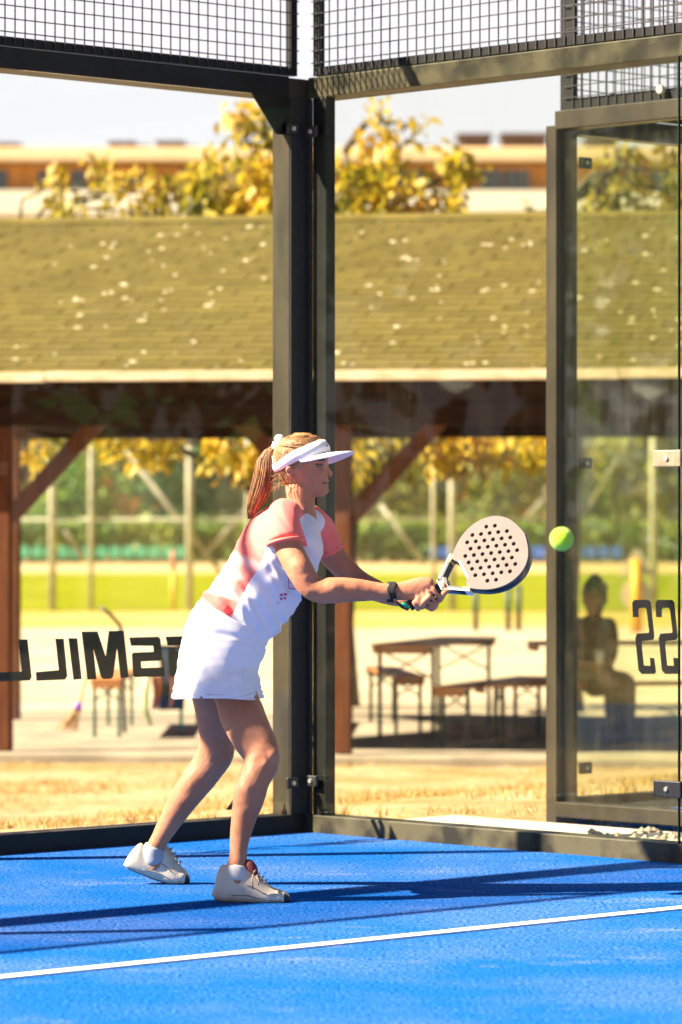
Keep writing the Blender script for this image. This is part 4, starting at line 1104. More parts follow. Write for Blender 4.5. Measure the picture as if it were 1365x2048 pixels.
    o_ = link('person', me, smooth=True)
    return o_
person = build_body()
tag(person, 'player in white visor, coral and white shirt and white skirt holding a racket', 'person')

hair_m = mat('auburn_blonde_hair', (0.19, 0.085, 0.03), 0.45, col2=(0.40, 0.21, 0.085), scale=30, stretch=(1.2, 6, 1.2), detail=6, bump=0.5, bscale=60, spec=0.5)
hair_r = mat('red_brown_hair', (0.13, 0.05, 0.017), 0.45, col2=(0.34, 0.15, 0.05), scale=24, stretch=(7, 7, 0.6), detail=6, bump=0.5, bscale=40, spec=0.5)
brow_m = mat('brow_hair', (0.06, 0.03, 0.018), 0.7)
# ---- hair on the head: strands of tubes lying over the skull, drawn back to the tie
TIE = P(560, 888, ZP)
SLh = [(868, 618, 592, .022), (872, 632, 578, .045), (880, 644, 566, .061), (892, 651, 557, .070), (906, 655, 552, .0745), (918, 657, 550.5, .0755), (932, 655, 552, .0740), (947, 655, 557, .070), (960, 656, 564, .062), (975, 656, 574, .052)]
def skull(th, row, infl):
    rows_ = np.array([q_[0] for q_ in SLh]); fx = np.interp(row, rows_, [q_[1] for q_ in SLh]); bx_ = np.interp(row, rows_, [q_[2] for q_ in SLh]); hw = np.interp(row, rows_, [q_[3] for q_ in SLh])
    c = P((fx + bx_) / 2, row, ZP); a = (fx - bx_) / 2 * ZP / F + infl; hw += infl
    cs, sn = math.cos(th), math.sin(th); e = 0.86
    yy = hw * math.copysign(abs(sn) ** e, sn)
    if cs > 0: yy *= 1 - 0.16 * cs * cs
    return Vector((c.x + a * math.copysign(abs(cs) ** e, cs), c.y + yy, c.z))
def build_hair():
    mb = MB(); n = 40
    # solid cap
    rws = [866.5, 869, 873, 879, 887, 896, 906, 917, 928, 938, 948, 957, 965, 972]
    keep = []
    grid = []
    for r_ in rws:
        infl = .0055
        grid.append([skull(2 * math.pi * j / n, max(r_, 868), infl) + Vector((0, 0, (868 - r_) * ZP / F * 1.5 if r_ < 868 else 0)) for j in range(n)])
    vs_ = [p for g_ in grid for p in g_]; fs_ = []
    for i in range(len(rws) - 1):
        for j in range(n):
            th = 2 * math.pi * (j + .5) / n; cs = math.cos(th); row = (rws[i] + rws[i + 1]) / 2
            # hairline: forehead at row 893, temple, in front of and behind the ear, nape
            lim = 893 if cs > 0.45 else (893 + (0.45 - cs) / 0.45 * 38 if cs > 0.0 else (931 + 10 * min(1, -cs * 3) if cs > -0.38 else 968))
            if row < lim: fs_.append((i * n + j, i * n + (j + 1) % n, (i + 1) * n + (j + 1) % n, (i + 1) * n + j))
    fs_.append(tuple(range(n)))
    mb.add(vs_, fs_)
    # strands over it
    for i in range(420):
        th = random.uniform(-math.pi, math.pi); cs = math.cos(th)
        lim = 890 if cs > 0.45 else (890 + (0.45 - cs) / 0.45 * 40 if cs > 0 else (934 if cs > -0.38 else 972))
        row0 = random.uniform(870, lim)
        pts = []
        for k in range(7):
            t = k / 6
            # move over the skull towards the tie at the back
            thk = th + (math.copysign(math.pi, th) - th) * t * 0.92; rk = row0 + (888 - row0) * t
            pts.append(skull(thk, max(869, rk), .0058 + .0022 * math.sin(math.pi * t) + random.uniform(0, .0012)))
        r0 = random.uniform(.0012, .0024)
        mb.tube(pts, [r0 * .5, r0, r0, r0, r0, r0, r0 * .8], 5)
    # flyaway wisps by the nape and ear
    for i in range(26):
        p = P(random.uniform(552, 576), random.uniform(935, 972), ZP - random.uniform(.03, .07))
        mb.tube([p, p + Vector((random.uniform(-.03, .0), random.uniform(-.01, .01), random.uniform(-.03, .0)))], [.0012, .0005], 4)
    return mb.build('hair', hair_m, person, True)
hair = build_hair()
def build_ponytail():
    mb = MB()
    ctl = [(553, 892, 6), (540, 902, 9), (531, 922, 15), (528, 948, 18), (523, 974, 19), (515, 998, 18), (507, 1018, 11), (500, 1036, 3)]
    px_loft(mb, [(x, y, ZP + .0, w * .80, w * .8 * ZP / F) for x, y, w in ctl], 14, 3)
    for i in range(300):
        a, b = random.gauss(0, .68), random.gauss(0, .55); nrm = max(1, math.hypot(a, b)); a /= nrm; b /= nrm
        end = random.randint(5, 8); ph = random.uniform(0, 6); wv = random.uniform(0, 1.6)
        pts = [P(x + a * w * 1.05 + wv * math.sin(ph + k), y + random.uniform(-2, 2) * (k > 0), ZP + b * w * ZP / F) for k, (x, y, w) in enumerate(ctl[:end])]
        r0 = random.uniform(.0011, .0024)
        mb.tube(pts, [r0 * (1 if k < end - 2 else .5) for k in range(end)], 5)
    mb.build('ponytail', hair_r, hair, True)
build_ponytail()
white_c = mat('white_visor_fabric', (0.78, 0.75, 0.76), 0.75, 0.03, 60, bump=0.15, bscale=400)
def build_tie():
    mb = MB(); c = P(557, 886, ZP); ax = Vector((-.75, 0, .3)).normalized(); e1 = Vector((0, 1, 0)); e2 = ax.cross(e1)
    n, m_ = 26, 10; vs_ = []; fs_ = []
    for i in range(n):
        th = 2 * math.pi * i / n
        rr = .0125 * (1 + .28 * math.sin(7 * th)); R0 = .016
        d = e1 * math.cos(th) + e2 * math.sin(th)
        for j in range(m_):
            al = 2 * math.pi * j / m_
            vs_.append(c + d * (R0 + rr * math.cos(al)) + ax * rr * 1.25 * math.sin(al))
    for i in range(n):
        for j in range(m_):
            fs_.append((i * m_ + j, ((i + 1) % n) * m_ + j, ((i + 1) % n) * m_ + (j + 1) % m_, i * m_ + (j + 1) % m_))
    mb.add(vs_, fs_); mb.build('hair_tie', white_c, hair, True)
build_tie()
# ---- visor: tilted band and curved brim
def build_visor():
    vis = None
    n = 64; up = []; lo = []
    def band_rows(th):
        cs = math.cos(th)                                   # 1 = forehead, -1 = back
        lo_ = np.interp(cs, [-1, -.75, -.3, .2, .7, 1], [945, 941, 929, 915, 908, 906])
        hi_ = np.interp(cs, [-1, -.75, -.3, .2, .7, 1], [931, 925, 905, 889, 880, 879])
        return lo_, hi_
    ring = []
    for i in range(n):
        th = 2 * math.pi * i / n; lo_, hi_ = band_rows(th)
        for row, inf in ((lo_, .0130), ((lo_ + hi_) / 2, .0155), (hi_, .0140), (hi_, .0085), (lo_, .0080)):
            p = skull(th, row, inf); ring.append(p)
    m_ = 5; fs_ = [(i * m_ + j, ((i + 1) % n) * m_ + j, ((i + 1) % n) * m_ + (j + 1) % m_, i * m_ + (j + 1) % m_) for i in range(n) for j in range(m_)]
    vis = MB().add(ring, fs_).build('visor', white_c, person, True)
    # brim
    na, nr = 30, 9; top = []
    for i in range(na + 1):
        th = -1.62 + 3.24 * i / na
        lo_, _ = band_rows(th)
        base = skull(th, lo_ - 1.0, .0140)
        cs = math.cos(th * 0.96)
        ext = .078 * max(0.0, cs) ** 0.62 + .002
        for j in range(nr + 1):
            k = j / nr
            lat = (base.y - ZP)
            p = base + Vector((math.cos(th * .45), math.sin(th * .45) * .5, 0)) * ext * k
            p.z += .003 * k - 2.2 * (p.y - ZP) ** 2 * k - .11 * (p.y - ZP) * k + .008 * k * (1 - k)
            top.append(p)
    N1 = nr + 1; vs_ = top + [p + Vector((0, 0, -.0035)) for p in top]; K = len(top); fs_ = []
    for i in range(na):
        for j in range(nr):
            q_ = i * N1 + j
            fs_.append((q_, q_ + 1, q_ + N1 + 1, q_ + N1)); fs_.append((K + q_, K + q_ + N1, K + q_ + N1 + 1, K + q_ + 1))
    for i in range(na): q_ = i * N1 + nr; fs_.append((q_, K + q_, K + q_ + N1, q_ + N1))
    for j in range(nr):
        fs_.append((j, K + j, K + j + 1, j + 1)); q_ = na * N1 + j; fs_.append((q_, q_ + 1, K + q_ + 1, K + q_))
    MB().add(vs_, fs_).build('brim', white_c, vis, True)
    # small grey mark on the front of the band
    c = skull(-0.55, 893, .0160); c2 = skull(-0.36, 891, .0160)
    MB().bar(c, c2, .002, .006).build('logo', mat('grey_print', (0.2, 0.19, 0.22), 0.6), vis)
    # loose strap end at the back
    MB().bar(P(545, 912, ZP - .025), P(549, 942, ZP - .03), .012, .004, up=(1, 0, 0)).build('strap', white_c, vis)
build_visor()

# ---- shirt
coral = mat('coral_jersey', (0.88, 0.16, 0.125), 0.8, 0.06, 40, bump=0.15, bscale=500, sheen=0.1)
whitej = mat('white_jersey', (0.76, 0.72, 0.77), 0.8, 0.03, 40, bump=0.15, bscale=500, sheen=0.1)
def fold_disp(me, amp, fn, scl):
    v = verts(me); nn = vnorm(me)
    d = np.array([fn(p) for p in v])
    setv(me, v + nn * (d * amp)[:, None])
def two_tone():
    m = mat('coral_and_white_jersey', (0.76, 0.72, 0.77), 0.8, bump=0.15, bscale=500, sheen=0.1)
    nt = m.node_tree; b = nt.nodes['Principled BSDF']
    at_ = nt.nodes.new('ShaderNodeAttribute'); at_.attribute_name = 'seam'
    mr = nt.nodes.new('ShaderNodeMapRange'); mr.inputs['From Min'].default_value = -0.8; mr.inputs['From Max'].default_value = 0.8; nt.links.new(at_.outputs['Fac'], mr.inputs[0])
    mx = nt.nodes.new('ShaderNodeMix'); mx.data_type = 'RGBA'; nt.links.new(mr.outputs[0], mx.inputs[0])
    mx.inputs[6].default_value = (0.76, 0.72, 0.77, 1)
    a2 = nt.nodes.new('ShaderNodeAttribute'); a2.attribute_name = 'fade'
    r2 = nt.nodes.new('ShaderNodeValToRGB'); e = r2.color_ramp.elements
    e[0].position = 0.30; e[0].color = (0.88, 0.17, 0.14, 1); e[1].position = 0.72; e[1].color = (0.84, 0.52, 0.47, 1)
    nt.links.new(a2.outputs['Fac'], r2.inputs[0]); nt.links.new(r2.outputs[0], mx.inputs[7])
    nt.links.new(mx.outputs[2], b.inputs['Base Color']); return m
def build_shirt():
    mb = MB()
    px_loft(mb, [(452, 1258, ZP, 76, .155), (474, 1236, ZP, 78, .152), (496, 1212, ZP, 78, .150), (530, 1158, ZP, 82, .150), (556, 1108, ZP, 84, .158, .30), (575, 1066, ZP, 78, .182, .40), (588, 1036, ZP, 56, .135, .35), (596, 1018, ZP, 37, .078, .2)], 30, 4, (False, False))
    # sleeves
    px_loft(mb, [(576, 1024, ZR + .085, 34, .05), (567, 1040, ZR + .045, 37, .056), (567, 1062, ZR + .010, 38, .060), (571, 1086, ZR - .012, 38, .060)], 22, 4, (True, False))
    px_loft(mb, [(618, 1040, ZL - .12, 34, .06), (634, 1058, ZL - .05, 34, .064), (648, 1082, ZL - .03, 33, .062), (660, 1106, ZL - .02, 31, .060)], 22, 4, (True, False))
    me = remeshed(mb, 0.005, 14, 'shirt', 0.6)
    sp = Vector((.526, 0, .85))
    def f(p):
        p = Vector(p); u_ = p.dot(sp); w_ = p.x * .85 - p.z * .526
        a = mnoise.noise(Vector((u_ * 26 + w_ * 12, w_ * 7, p.y * 6)))
        b = mnoise.noise(Vector((u_ * 9 - w_ * 18, w_ * 9 + 5, p.y * 5)))
        px_ = 682.5 + p.x / p.y * F; py_ = YH - (p.z - HC) / p.y * F
        low = min(1, max(0, (py_ - 1085) / 90))
        return (1 - abs(a) * 2.2) * .5 * (.25 + low) + b * .5 * (.35 + .65 * low)
    fold_disp(me, .016, f, 1)
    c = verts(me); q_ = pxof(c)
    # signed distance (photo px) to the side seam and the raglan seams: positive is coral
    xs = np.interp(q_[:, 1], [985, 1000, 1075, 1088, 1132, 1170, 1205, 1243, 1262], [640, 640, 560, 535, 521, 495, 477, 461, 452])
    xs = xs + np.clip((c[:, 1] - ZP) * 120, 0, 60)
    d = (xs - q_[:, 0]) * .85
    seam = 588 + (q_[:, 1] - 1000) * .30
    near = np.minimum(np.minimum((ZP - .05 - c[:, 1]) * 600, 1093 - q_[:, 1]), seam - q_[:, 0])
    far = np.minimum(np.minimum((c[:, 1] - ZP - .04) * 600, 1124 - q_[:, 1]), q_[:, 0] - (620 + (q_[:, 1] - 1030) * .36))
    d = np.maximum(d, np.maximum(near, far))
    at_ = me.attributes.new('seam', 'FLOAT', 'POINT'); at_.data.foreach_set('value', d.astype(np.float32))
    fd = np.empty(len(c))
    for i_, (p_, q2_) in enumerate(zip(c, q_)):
        st_ = mnoise.noise(Vector(((q2_[0] * .45 - q2_[1]) * .035, (q2_[0] + .45 * q2_[1]) * .010, 1.7)))  # cloth fades from coral to pink; its diagonal streaks paint in fold shade
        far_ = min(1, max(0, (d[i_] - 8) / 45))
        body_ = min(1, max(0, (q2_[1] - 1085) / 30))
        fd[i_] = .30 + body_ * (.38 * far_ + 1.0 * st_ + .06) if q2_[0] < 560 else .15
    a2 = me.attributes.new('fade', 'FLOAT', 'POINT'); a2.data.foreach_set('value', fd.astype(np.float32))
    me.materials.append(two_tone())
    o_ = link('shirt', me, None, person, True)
    # folded cuffs
    for st, m_ in (([(570.2, 1081, ZR - .010, 38.6, .0608), (571.2, 1087, ZR - .012, 38.6, .0608)], coral), ([(656.5, 1100, ZL - .021, 32.2, .062), (660.3, 1107, ZL - .02, 31.8, .0615)], coral)):
        mb = MB(); q2 = [(P(s_[0], s_[1], s_[2]), s_[3] * s_[2] / F, s_[4], 0) for s_ in st]
        loft_mesh(mb, q2, 26, (False, False)); mb.build('cuff', m_, o_, True)
    return o_
shirt = build_shirt()
# printed marks on the shirt front: cast onto the cloth
def print_mark(parent, polys, m, name):
    bpy.context.view_layer.update()
    from mathutils.bvhtree import BVHTree
    me = parent.data; bv = BVHTree.FromPolygons([tuple(v.co) for v in me.vertices], [tuple(p.vertices) for p in me.polygons])
    o0 = Vector((0, 0, HC)); mb = MB()
    for x0, y0, x1, y1 in polys:
        nx_, ny_ = max(1, int(abs(x1 - x0) / 2)), max(1, int(abs(y1 - y0) / 2)); g = []; ok = True
        for j in range(ny_ + 1):
            for i in range(nx_ + 1):
                d = (P(x0 + (x1 - x0) * i / nx_, y0 + (y1 - y0) * j / ny_, 13) - o0).normalized()
                h = bv.ray_cast(o0, d)
                if h[0] is None: ok = False; break
                g.append(h[0] + h[1] * .0016 if h[1].dot(d) < 0 else h[0] - h[1] * .0016)
            if not ok: break
        if not ok: continue
        mb.add(g, [(j * (nx_ + 1) + i, j * (nx_ + 1) + i + 1, (j + 1) * (nx_ + 1) + i + 1, (j + 1) * (nx_ + 1) + i) for j in range(ny_) for i in range(nx_)])
    if mb.v: mb.build(name, m, parent)
pink_print = mat('pink_print', (0.55, 0.10, 0.22), 0.7)
print_mark(shirt, [(577, 1150, 603, 1152), (577, 1150, 579, 1178), (579, 1176, 598, 1178), (583, 1156, 600, 1159), (583, 1163, 596, 1166), (586, 1170, 596, 1172)], pink_print, 'print')
print_mark(shirt, [(560, 1187, 566, 1192), (568, 1186, 574, 1191), (560, 1195, 565, 1200), (567, 1194, 573, 1198), (554, 1205, 558, 1207)], pink_print, 'print')
red_mark = mat('red_mark', (0.62, 0.02, 0.03), 0.7)
print_mark(shirt, [(450, 1215, 463, 1226), (447, 1219, 465, 1223), (453, 1211, 459, 1230)], red_mark, 'emblem')

# face marks
print_mark(person, [(632.5, 929.3, 645.5, 933.2)], mat('eye_white', (0.17, 0.13, 0.11), 0.5), 'eye')
print_mark(person, [(638.2, 929.2, 643.4, 933.3)], mat('brown_iris', (0.02, 0.013, 0.01), 0.2), 'iris')
print_mark(person, [(631.5, 927.2, 646.5, 929.6), (632.5, 933.0, 644.5, 934.0)], mat('lash', (0.04, 0.02, 0.015), 0.7), 'eyelid')
print_mark(person, [(630, 919.0, 640, 921.4), (640, 918.4, 650, 921.6)], mat('brow_hair', (0.06, 0.03, 0.018), 0.7), 'eyebrow')
print_mark(person, [(645, 964.4, 656.5, 967.0)], mat('mouth_line', (0.10, 0.02, 0.018), 0.6), 'mouth')
print_mark(person, [(648, 961.0, 657.5, 964.3), (649, 967.1, 657.0, 970.6)], mat('lip_skin', (0.34, 0.10, 0.075), 0.45), 'lips')
print_mark(person, [(655.5, 950.5, 659.0, 952.6)], mat('nostril', (0.08, 0.025, 0.018), 0.8), 'nostril')
# ---- skirt
skirt_m = mat('white_skirt_fabric', (0.78, 0.74, 0.78), 0.8, 0.02, 40, bump=0.12, bscale=500, sheen=0.1)
def build_skirt():
    st = [((404, 1200), (536, 1272), .148), ((386, 1224), (531, 1288), .160), ((372, 1254), (526, 1306), .172), ((362, 1300), (513, 1338), .188), ((355, 1346), (517, 1368), .214), ((349, 1376), (521, 1384), .226), ((345, 1392), (523, 1394), .230)]
    q_ = []
    for b_, f_, dp in st:
        c = P((b_[0] + f_[0]) / 2, (b_[1] + f_[1]) / 2, ZP); a = math.hypot(f_[0] - b_[0], f_[1] - b_[1]) / 2 * ZP / F
        ax = (P(f_[0], f_[1], ZP) - P(b_[0], b_[1], ZP)).normalized()
        q_.append((c, a, dp, ax))
    per, n = 7, 120; rows_ = []
    A = [np.array(list(c) + [a, d] + list(ax)) for c, a, d, ax in q_]
    for i in range(len(A) - 1):
        for k in range(per): rows_.append(A[i] + (A[i + 1] - A[i]) * k / per)
    rows_.append(A[-1]); m_ = len(rows_); vs_ = []; fs_ = []
    for layer, dr in ((0, 0.0), (1, -.003)):
        for i, r_ in enumerate(rows_):
            h = i / (m_ - 1); ax = Vector(r_[5:8])
            for j in range(n):
                th = 2 * math.pi * j / n
                wob = .006 * h * h * math.sin(th * 7 + 1.3) + .004 * h * math.sin(th * 13 + h * 3)
                ridge = mnoise.noise(Vector((h * 9 + math.cos(th) * 1.6, math.sin(th) * 1.5, 2.0)))
                wob += (0.5 - abs(ridge)) * .017 * (1 - .5 * h)
                p = Vector(r_[:3]) + ax * (r_[3] + dr + wob) * math.copysign(abs(math.cos(th)) ** .85, math.cos(th)) + Vector((0, 1, 0)) * (r_[4] + dr + wob) * math.copysign(abs(math.sin(th)) ** .85, math.sin(th))
                if h > .9: p.z += .004 * math.sin(th * 3)
                vs_.append(p)
    K = m_ * n
    slit = min(range(n), key=lambda j: (pxof(np.array([vs_[(m_ - 1) * n + j]]))[0][0] - 402) ** 2 + (1e4 if math.sin(2 * math.pi * j / n) > 0 else 0))
    for i in range(m_ - 1):
        for j in range(n):
            if j == slit and i > m_ - 4: continue
            j2 = (j + 1) % n
            fs_.append((i * n + j, i * n + j2, (i + 1) * n + j2, (i + 1) * n + j)); fs_.append((K + i * n + j, K + (i + 1) * n + j, K + (i + 1) * n + j2, K + i * n + j2))
    for j in range(n):
        j2 = (j + 1) % n; e = (m_ - 1) * n
        if j != slit: fs_.append((e + j, e + j2, K + e + j2, K + e + j))
        fs_.append((j, K + j, K + j2, j2))
    me = bpy.data.meshes.new('skirt'); me.from_pydata(vs_, [], fs_)
    return link('skirt', me, skirt_m, person, True)
skirt = build_skirt()

# ---- shoes
shoe_w = mat('off_white_shoe', (0.62, 0.53, 0.42), 0.55, 0.08, 30, bump=0.15, bscale=250)
shoe_d = mat('dark_toe_rubber', (0.025, 0.022, 0.02), 0.6)
shoe_s = mat('cream_sole', (0.55, 0.45, 0.32), 0.7, 0.1, 30)
shoe_s2 = mat('grey_shoe_seam', (0.20, 0.165, 0.13), 0.7)
shoe_r = mat('maroon_lining', (0.16, 0.03, 0.035), 0.8)
lace_m = mat('dusty_lace', (0.30, 0.20, 0.15), 0.8)
def shoe(st, Z, yaw, laces, toe_x):
    """st: (bottom px, top px, half width m) from heel to toe"""
    n = 28; rings = []
    c0 = P(st[0][0][0], st[0][0][1], Z)
    for (bx_, by_), (tx_, ty_), w, *rest_ in st:
        b_, t_ = P(bx_, by_, Z), P(tx_, ty_, Z)
        sh = -math.tan(yaw) * ((b_ + t_) / 2 - c0).x
        up = (t_ - b_); h = up.length
        r_ = []
        for j in range(n):
            th = 2 * math.pi * j / n; cs, sn = math.cos(th), math.sin(th)
            z = .5 + .5 * sn
            wz = w * math.copysign(abs(cs) ** .6, cs) * (1 - .48 * max(0, z - .45) / .55 if h > .05 else 1 - .25 * max(0, z - .5))
            if z < .08: wz *= .96
            r_.append(b_ + up * (.5 + .5 * math.copysign(abs(sn) ** .72, sn)) + Vector((0, wz + sh, 0)))
        rings.append(r_)
    m_ = len(rings)
    # smooth in between
    R2 = []
    for i in range(m_ - 1):
        for k in range(5):
            t = k / 5; p = [rings[max(i - 1, 0)], rings[i], rings[i + 1], rings[min(i + 2, m_ - 1)]]
            R2.append([0.5 * ((2 * p[1][j]) + (p[2][j] - p[0][j]) * t + (2 * p[0][j] - 5 * p[1][j] + 4 * p[2][j] - p[3][j]) * t * t + (3 * p[1][j] - p[0][j] - 3 * p[2][j] + p[3][j]) * t ** 3) for j in range(n)])
    R2.append(rings[-1]); vs_ = [q_ for r_ in R2 for q_ in r_]; m_ = len(R2); fs_ = []; mi = []
    for i in range(m_ - 1):
        for j in range(n):
            f_ = (i * n + j, i * n + (j + 1) % n, (i + 1) * n + (j + 1) % n, (i + 1) * n + j); fs_.append(f_)
            sn = math.sin(2 * math.pi * (j + .5) / n)
            frac = i / (m_ - 1)
            mi.append(2 if sn < -.94 else (2 if frac > toe_x and sn < .55 else (1 if sn < -.62 else 0)))
    fs_ += [tuple(reversed(range(n))), tuple((m_ - 1) * n + j for j in range(n))]; mi += [0, 2]
    me = bpy.data.meshes.new('shoe'); me.from_pydata(vs_, [], fs_)
    for m__ in (shoe_w, shoe_s, shoe_d): me.materials.append(m__)
    me.polygons.foreach_set('material_index', mi)
    bm = bmesh.new(); bm.from_mesh(me); bmesh.ops.recalc_face_normals(bm, faces=bm.faces); bm.to_mesh(me); bm.free()
    o_ = link('shoe', me, None, person, True)
    for jj, a0, a1 in ((22, .10, .86), (26, .30, .80), (0, .42, .62)):
        for side_j in (jj, (42 - jj) % 28 if jj else 14):
            i0, i1 = int(a0 * (m_ - 1)), int(a1 * (m_ - 1))
            pts_ = [R2[i][side_j] + Vector((0, math.copysign(.0008, (R2[i][side_j] - (R2[i][0] + R2[i][14]) / 2).y), 0)) for i in range(i0, i1 + 1, 2)]
            MB().tube(pts_, .0016, 5).build('seam', shoe_s2, o_, True)
    for pts in laces:
        MB().tube([P(x, y, z) for x, y, z in pts], .0032, 6).build('lace', lace_m, o_, True)
    return o_
zs = ZR - .13
sh1 = shoe([((424, 1788), (430, 1770), .012), ((430, 1798), (436, 1742), .030), ((441, 1803), (448, 1729), .037), ((462, 1804), (470, 1738), .038), ((485, 1805.5), (494, 1730), .039), ((505, 1806.5), (512, 1741), .042), ((527, 1807), (530, 1763), .046), ((548, 1807), (549, 1776), .047), ((566, 1806.5), (566, 1782), .042), ((577, 1805), (576, 1788), .028), ((580.5, 1801), (580, 1793), .010)], zs, R(-4),
     [[(508 + 7 * k, 1745 + 6.5 * k, zs - .035 - .002 * k), (512 + 7 * k, 1741 + 6.5 * k, zs - .018), (513 + 7 * k, 1740 + 6.5 * k, zs + .01)] for k in range(4)] + [[(507, 1748, zs - .038), (505, 1760, zs - .043), (506, 1778, zs - .046)], [(513, 1752, zs - .04), (519, 1762, zs - .043), (516, 1770, zs - .046)]], .80)
sh1['label'] = 'dusty off white shoe planted flat, dark rubber toe'
mb = MB(); px_loft(mb, [(497, 1728, zs, 11, .020), (503, 1735, zs, 11, .022), (509, 1744, zs, 9, .022)], 14); mb.build('tongue', shoe_r, sh1, True)
zl = ZL + .165
sh2 = shoe([((247, 1730), (254, 1716), .012), ((253, 1735), (268, 1697), .028), ((264, 1741), (283, 1686), .035), ((282, 1748), (298, 1700), .037), ((303, 1757), (318, 1690), .038), ((320, 1763), (337, 1693), .040), ((335, 1767), (352, 1716), .044), ((349, 1768), (362, 1732), .045), ((364, 1768), (371, 1741), .041), ((375, 1767.5), (377, 1748), .028), ((380, 1765), (380, 1755), .010)], zl, R(-3),
     [[(340 + 6 * k, 1700 + 9 * k, zl - .034), (344 + 6 * k, 1697 + 9 * k, zl - .015), (345 + 6 * k, 1696 + 9 * k, zl + .01)] for k in range(4)], .82)
sh2['label'] = 'off white shoe with raised heel, in its own shade'
sock_m = mat('pale_sock', (0.62, 0.58, 0.56), 0.9, 0.05, 80)
mb = MB(); px_loft(mb, [(476, 1732, ZR - .122, 20.5, .0345), (474.5, 1742, ZR - .125, 23.5, .037), (474, 1756, ZR - .127, 25, .036)], 20, 3, (False, True)); mb.build('sock', sock_m, person, True)
mb = MB(); px_loft(mb, [(311, 1692, ZL + .156, 20.5, .0345), (307, 1706, ZL + .158, 23, .036), (310, 1722, ZL + .16, 24, .035)], 20, 3, (False, True)); mb.build('sock', mat('shaded_pale_sock', (0.36, 0.38, 0.42), 0.9, 0.05, 80), person, True)  # far sock is the pale one darkened in colour for shade
# ---- wrist band
wb = mat('black_wristband', (0.014, 0.013, 0.013), 0.8, 0.2, 50, bump=0.3, bscale=300)
mb = MB()
for dx in (-5.5, -2, 1.5, 5):
    c = P(784 + dx, 1184, ZR - .05); n = 24; ring = []
    mb.tube([c + Vector((.004 * math.sin(k), (.034) * math.cos(2 * math.pi * k / n), .0315 * math.sin(2 * math.pi * k / n))) for k in range(n + 1)], .0042, 6, caps=False)
mb.build('wristband', wb, person, True)

